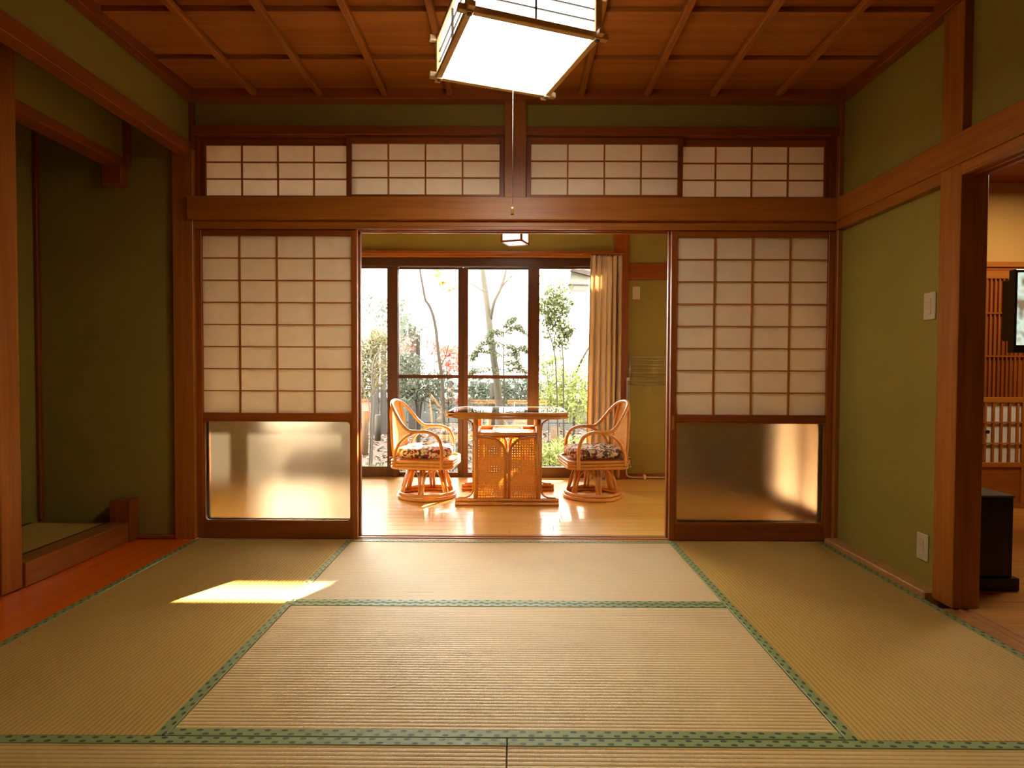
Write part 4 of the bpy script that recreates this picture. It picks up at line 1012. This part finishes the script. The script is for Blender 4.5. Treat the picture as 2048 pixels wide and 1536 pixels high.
# weathered planks and log posts
def post(name, label, px0, px1, py0, Y, m, cat, th=.05, zb=None):
    a = at(px0, py0, Y); b = at(px1, py0, Y)
    z0 = gz(a.x, Y) - .02 if zb is None else zb
    return tag(obj(name, bx(a.x, b.x, Y, Y + th, z0, a.z, .006), M[m], loc=((a.x + b.x) / 2, Y, z0)), label, cat)
post('gate_plank', 'taller dark weathered plank behind the left rail window', 816, 832, 652, 9.9, 'post_grey', 'plank')
post('gate_plank', 'shorter dark weathered plank right of the taller one', 832, 840, 662, 9.95, 'post_grey', 'plank')
post('gate_plank', 'dark fence plank seen in the leftmost window', 741, 757, 660, 9.9, 'post_grey', 'plank')
post('gate_plank', 'dark fence plank next to the first window stile', 761, 772, 666, 9.95, 'post_grey', 'plank')
post('gate_plank', 'green mossy plank high beside the first window stile', 797, 813, 632, 10.1, 'leaf_grey', 'plank')
def logpost(label, px, py0, Y, r, m='post_tan'):
    a = at(px, py0, Y); z0 = gz(a.x, Y) - .02
    t = thing('log_post', label, 'post', (a.x, Y, z0))
    obj('log', tube(BM(), [(a.x, Y, z0), (a.x + .01, Y, a.z)], r, 12), M[m], t)
    obj('log_end', tube(BM(), [(a.x + .01, Y, a.z), (a.x + .01, Y, a.z + .004)], r * .9, 12), M['bark_pale'], t)
logpost('short peeled log post behind the table to the right', 1109, 854, 8.2, .062)
logpost('peeled log post behind the leaning trunk', 984, 766, 9.0, .045, 'bark')
logpost('peeled log post at the far left of the leftmost window', 728, 822, 8.6, .06)
logpost('leaning brown stake left of the first stile', 755, 830, 9.3, .05, 'bark')
# white building and neighbouring eave, with unseen parts that block the sun
b_ = thing('building', 'white rendered building filling the view behind the garden', 'building', (0, 13, -.1))
obj('facade', bx(-9, 9, 13.0, 13.4, -.3, 4.3), M['whitewall'], b_)
obj('sun_block_storey', bx(-9, 3.9, 13.0, 13.4, 4.3, 6.5), M['whitewall'], b_)  # unseen, added to keep sun off the floor behind the left shoji
w_ = at(700, 500, 12.98); w2 = at(738, 573, 12.98)
wn = obj('window', bx(w_.x, w2.x, 12.94, 13.02, w2.z, w_.z + 1, .01), M['grey_trim'], b_)
obj('window_pane', bx(w_.x + .06, w2.x - .06, 12.925, 12.94, w2.z + .06, w_.z + .9), M['grey_trim'], wn)
nb = thing('neighbour_house', 'pale eave and gutter of the neighbouring house beside the curtain', 'house', (2.6, 9, -.1))
obj('wall', bx(3.3, 5.5, 9.0, 10.3, -.3, 4.0), M['whitewall'], nb)
obj('sun_block_slab', bx(1.85, 5.7, 8.97, 9.10, 3.42, 4.08), M['roofgrey'], nb)  # unseen slab added and shaped to trim the sun patch on the mats
a = at(1112, 540, 9.0); b = at(1185, 572, 9.0); c = at(1136, 572, 9.0)
def slab(bm, pts, dy):   # polygon in XZ extruded in Y
    f = [bm.verts.new(p) for p in pts]; g = [bm.verts.new((p[0], p[1] + dy, p[2])) for p in pts]
    bm.faces.new(f); bm.faces.new(list(reversed(g)))
    for i in range(len(pts)): bm.faces.new((f[i], g[i], g[(i + 1) % len(pts)], f[(i + 1) % len(pts)]))
    return bm
obj('fascia', slab(BM(), [tuple(at(1112, 538, 8.6)), tuple(at(1118, 558, 8.6)), tuple(at(1134, 561, 8.6)), tuple(at(1142, 536, 8.6)), tuple(at(1142, 500, 8.6)), tuple(at(1112, 500, 8.6))], .1), M['eave'], nb)
obj('soffit', slab(BM(), [tuple(at(1138, 568, 8.8)), tuple(at(1260, 570, 8.8)), tuple(at(1260, 522, 8.8)), tuple(at(1146, 522, 8.8))], .9), M['eave'], nb)
obj('rafter', slab(BM(), [tuple(at(1140, 541, 8.7)), tuple(at(1186, 553, 8.7)), tuple(at(1186, 544, 8.7)), tuple(at(1150, 535, 8.7))], .08), M['post_grey'], nb)
obj('roof_covering', bx(.75, 3.4, 8.6, 9.3, 2.62, 2.68, .01), M['roofgrey'], nb)
obj('edge_strip', slab(BM(), [tuple(at(1137, 568, 8.78)), tuple(at(1260, 570, 8.78)), tuple(at(1260, 573, 8.78)), tuple(at(1137, 571, 8.78))], .05), M['post_grey'], nb)
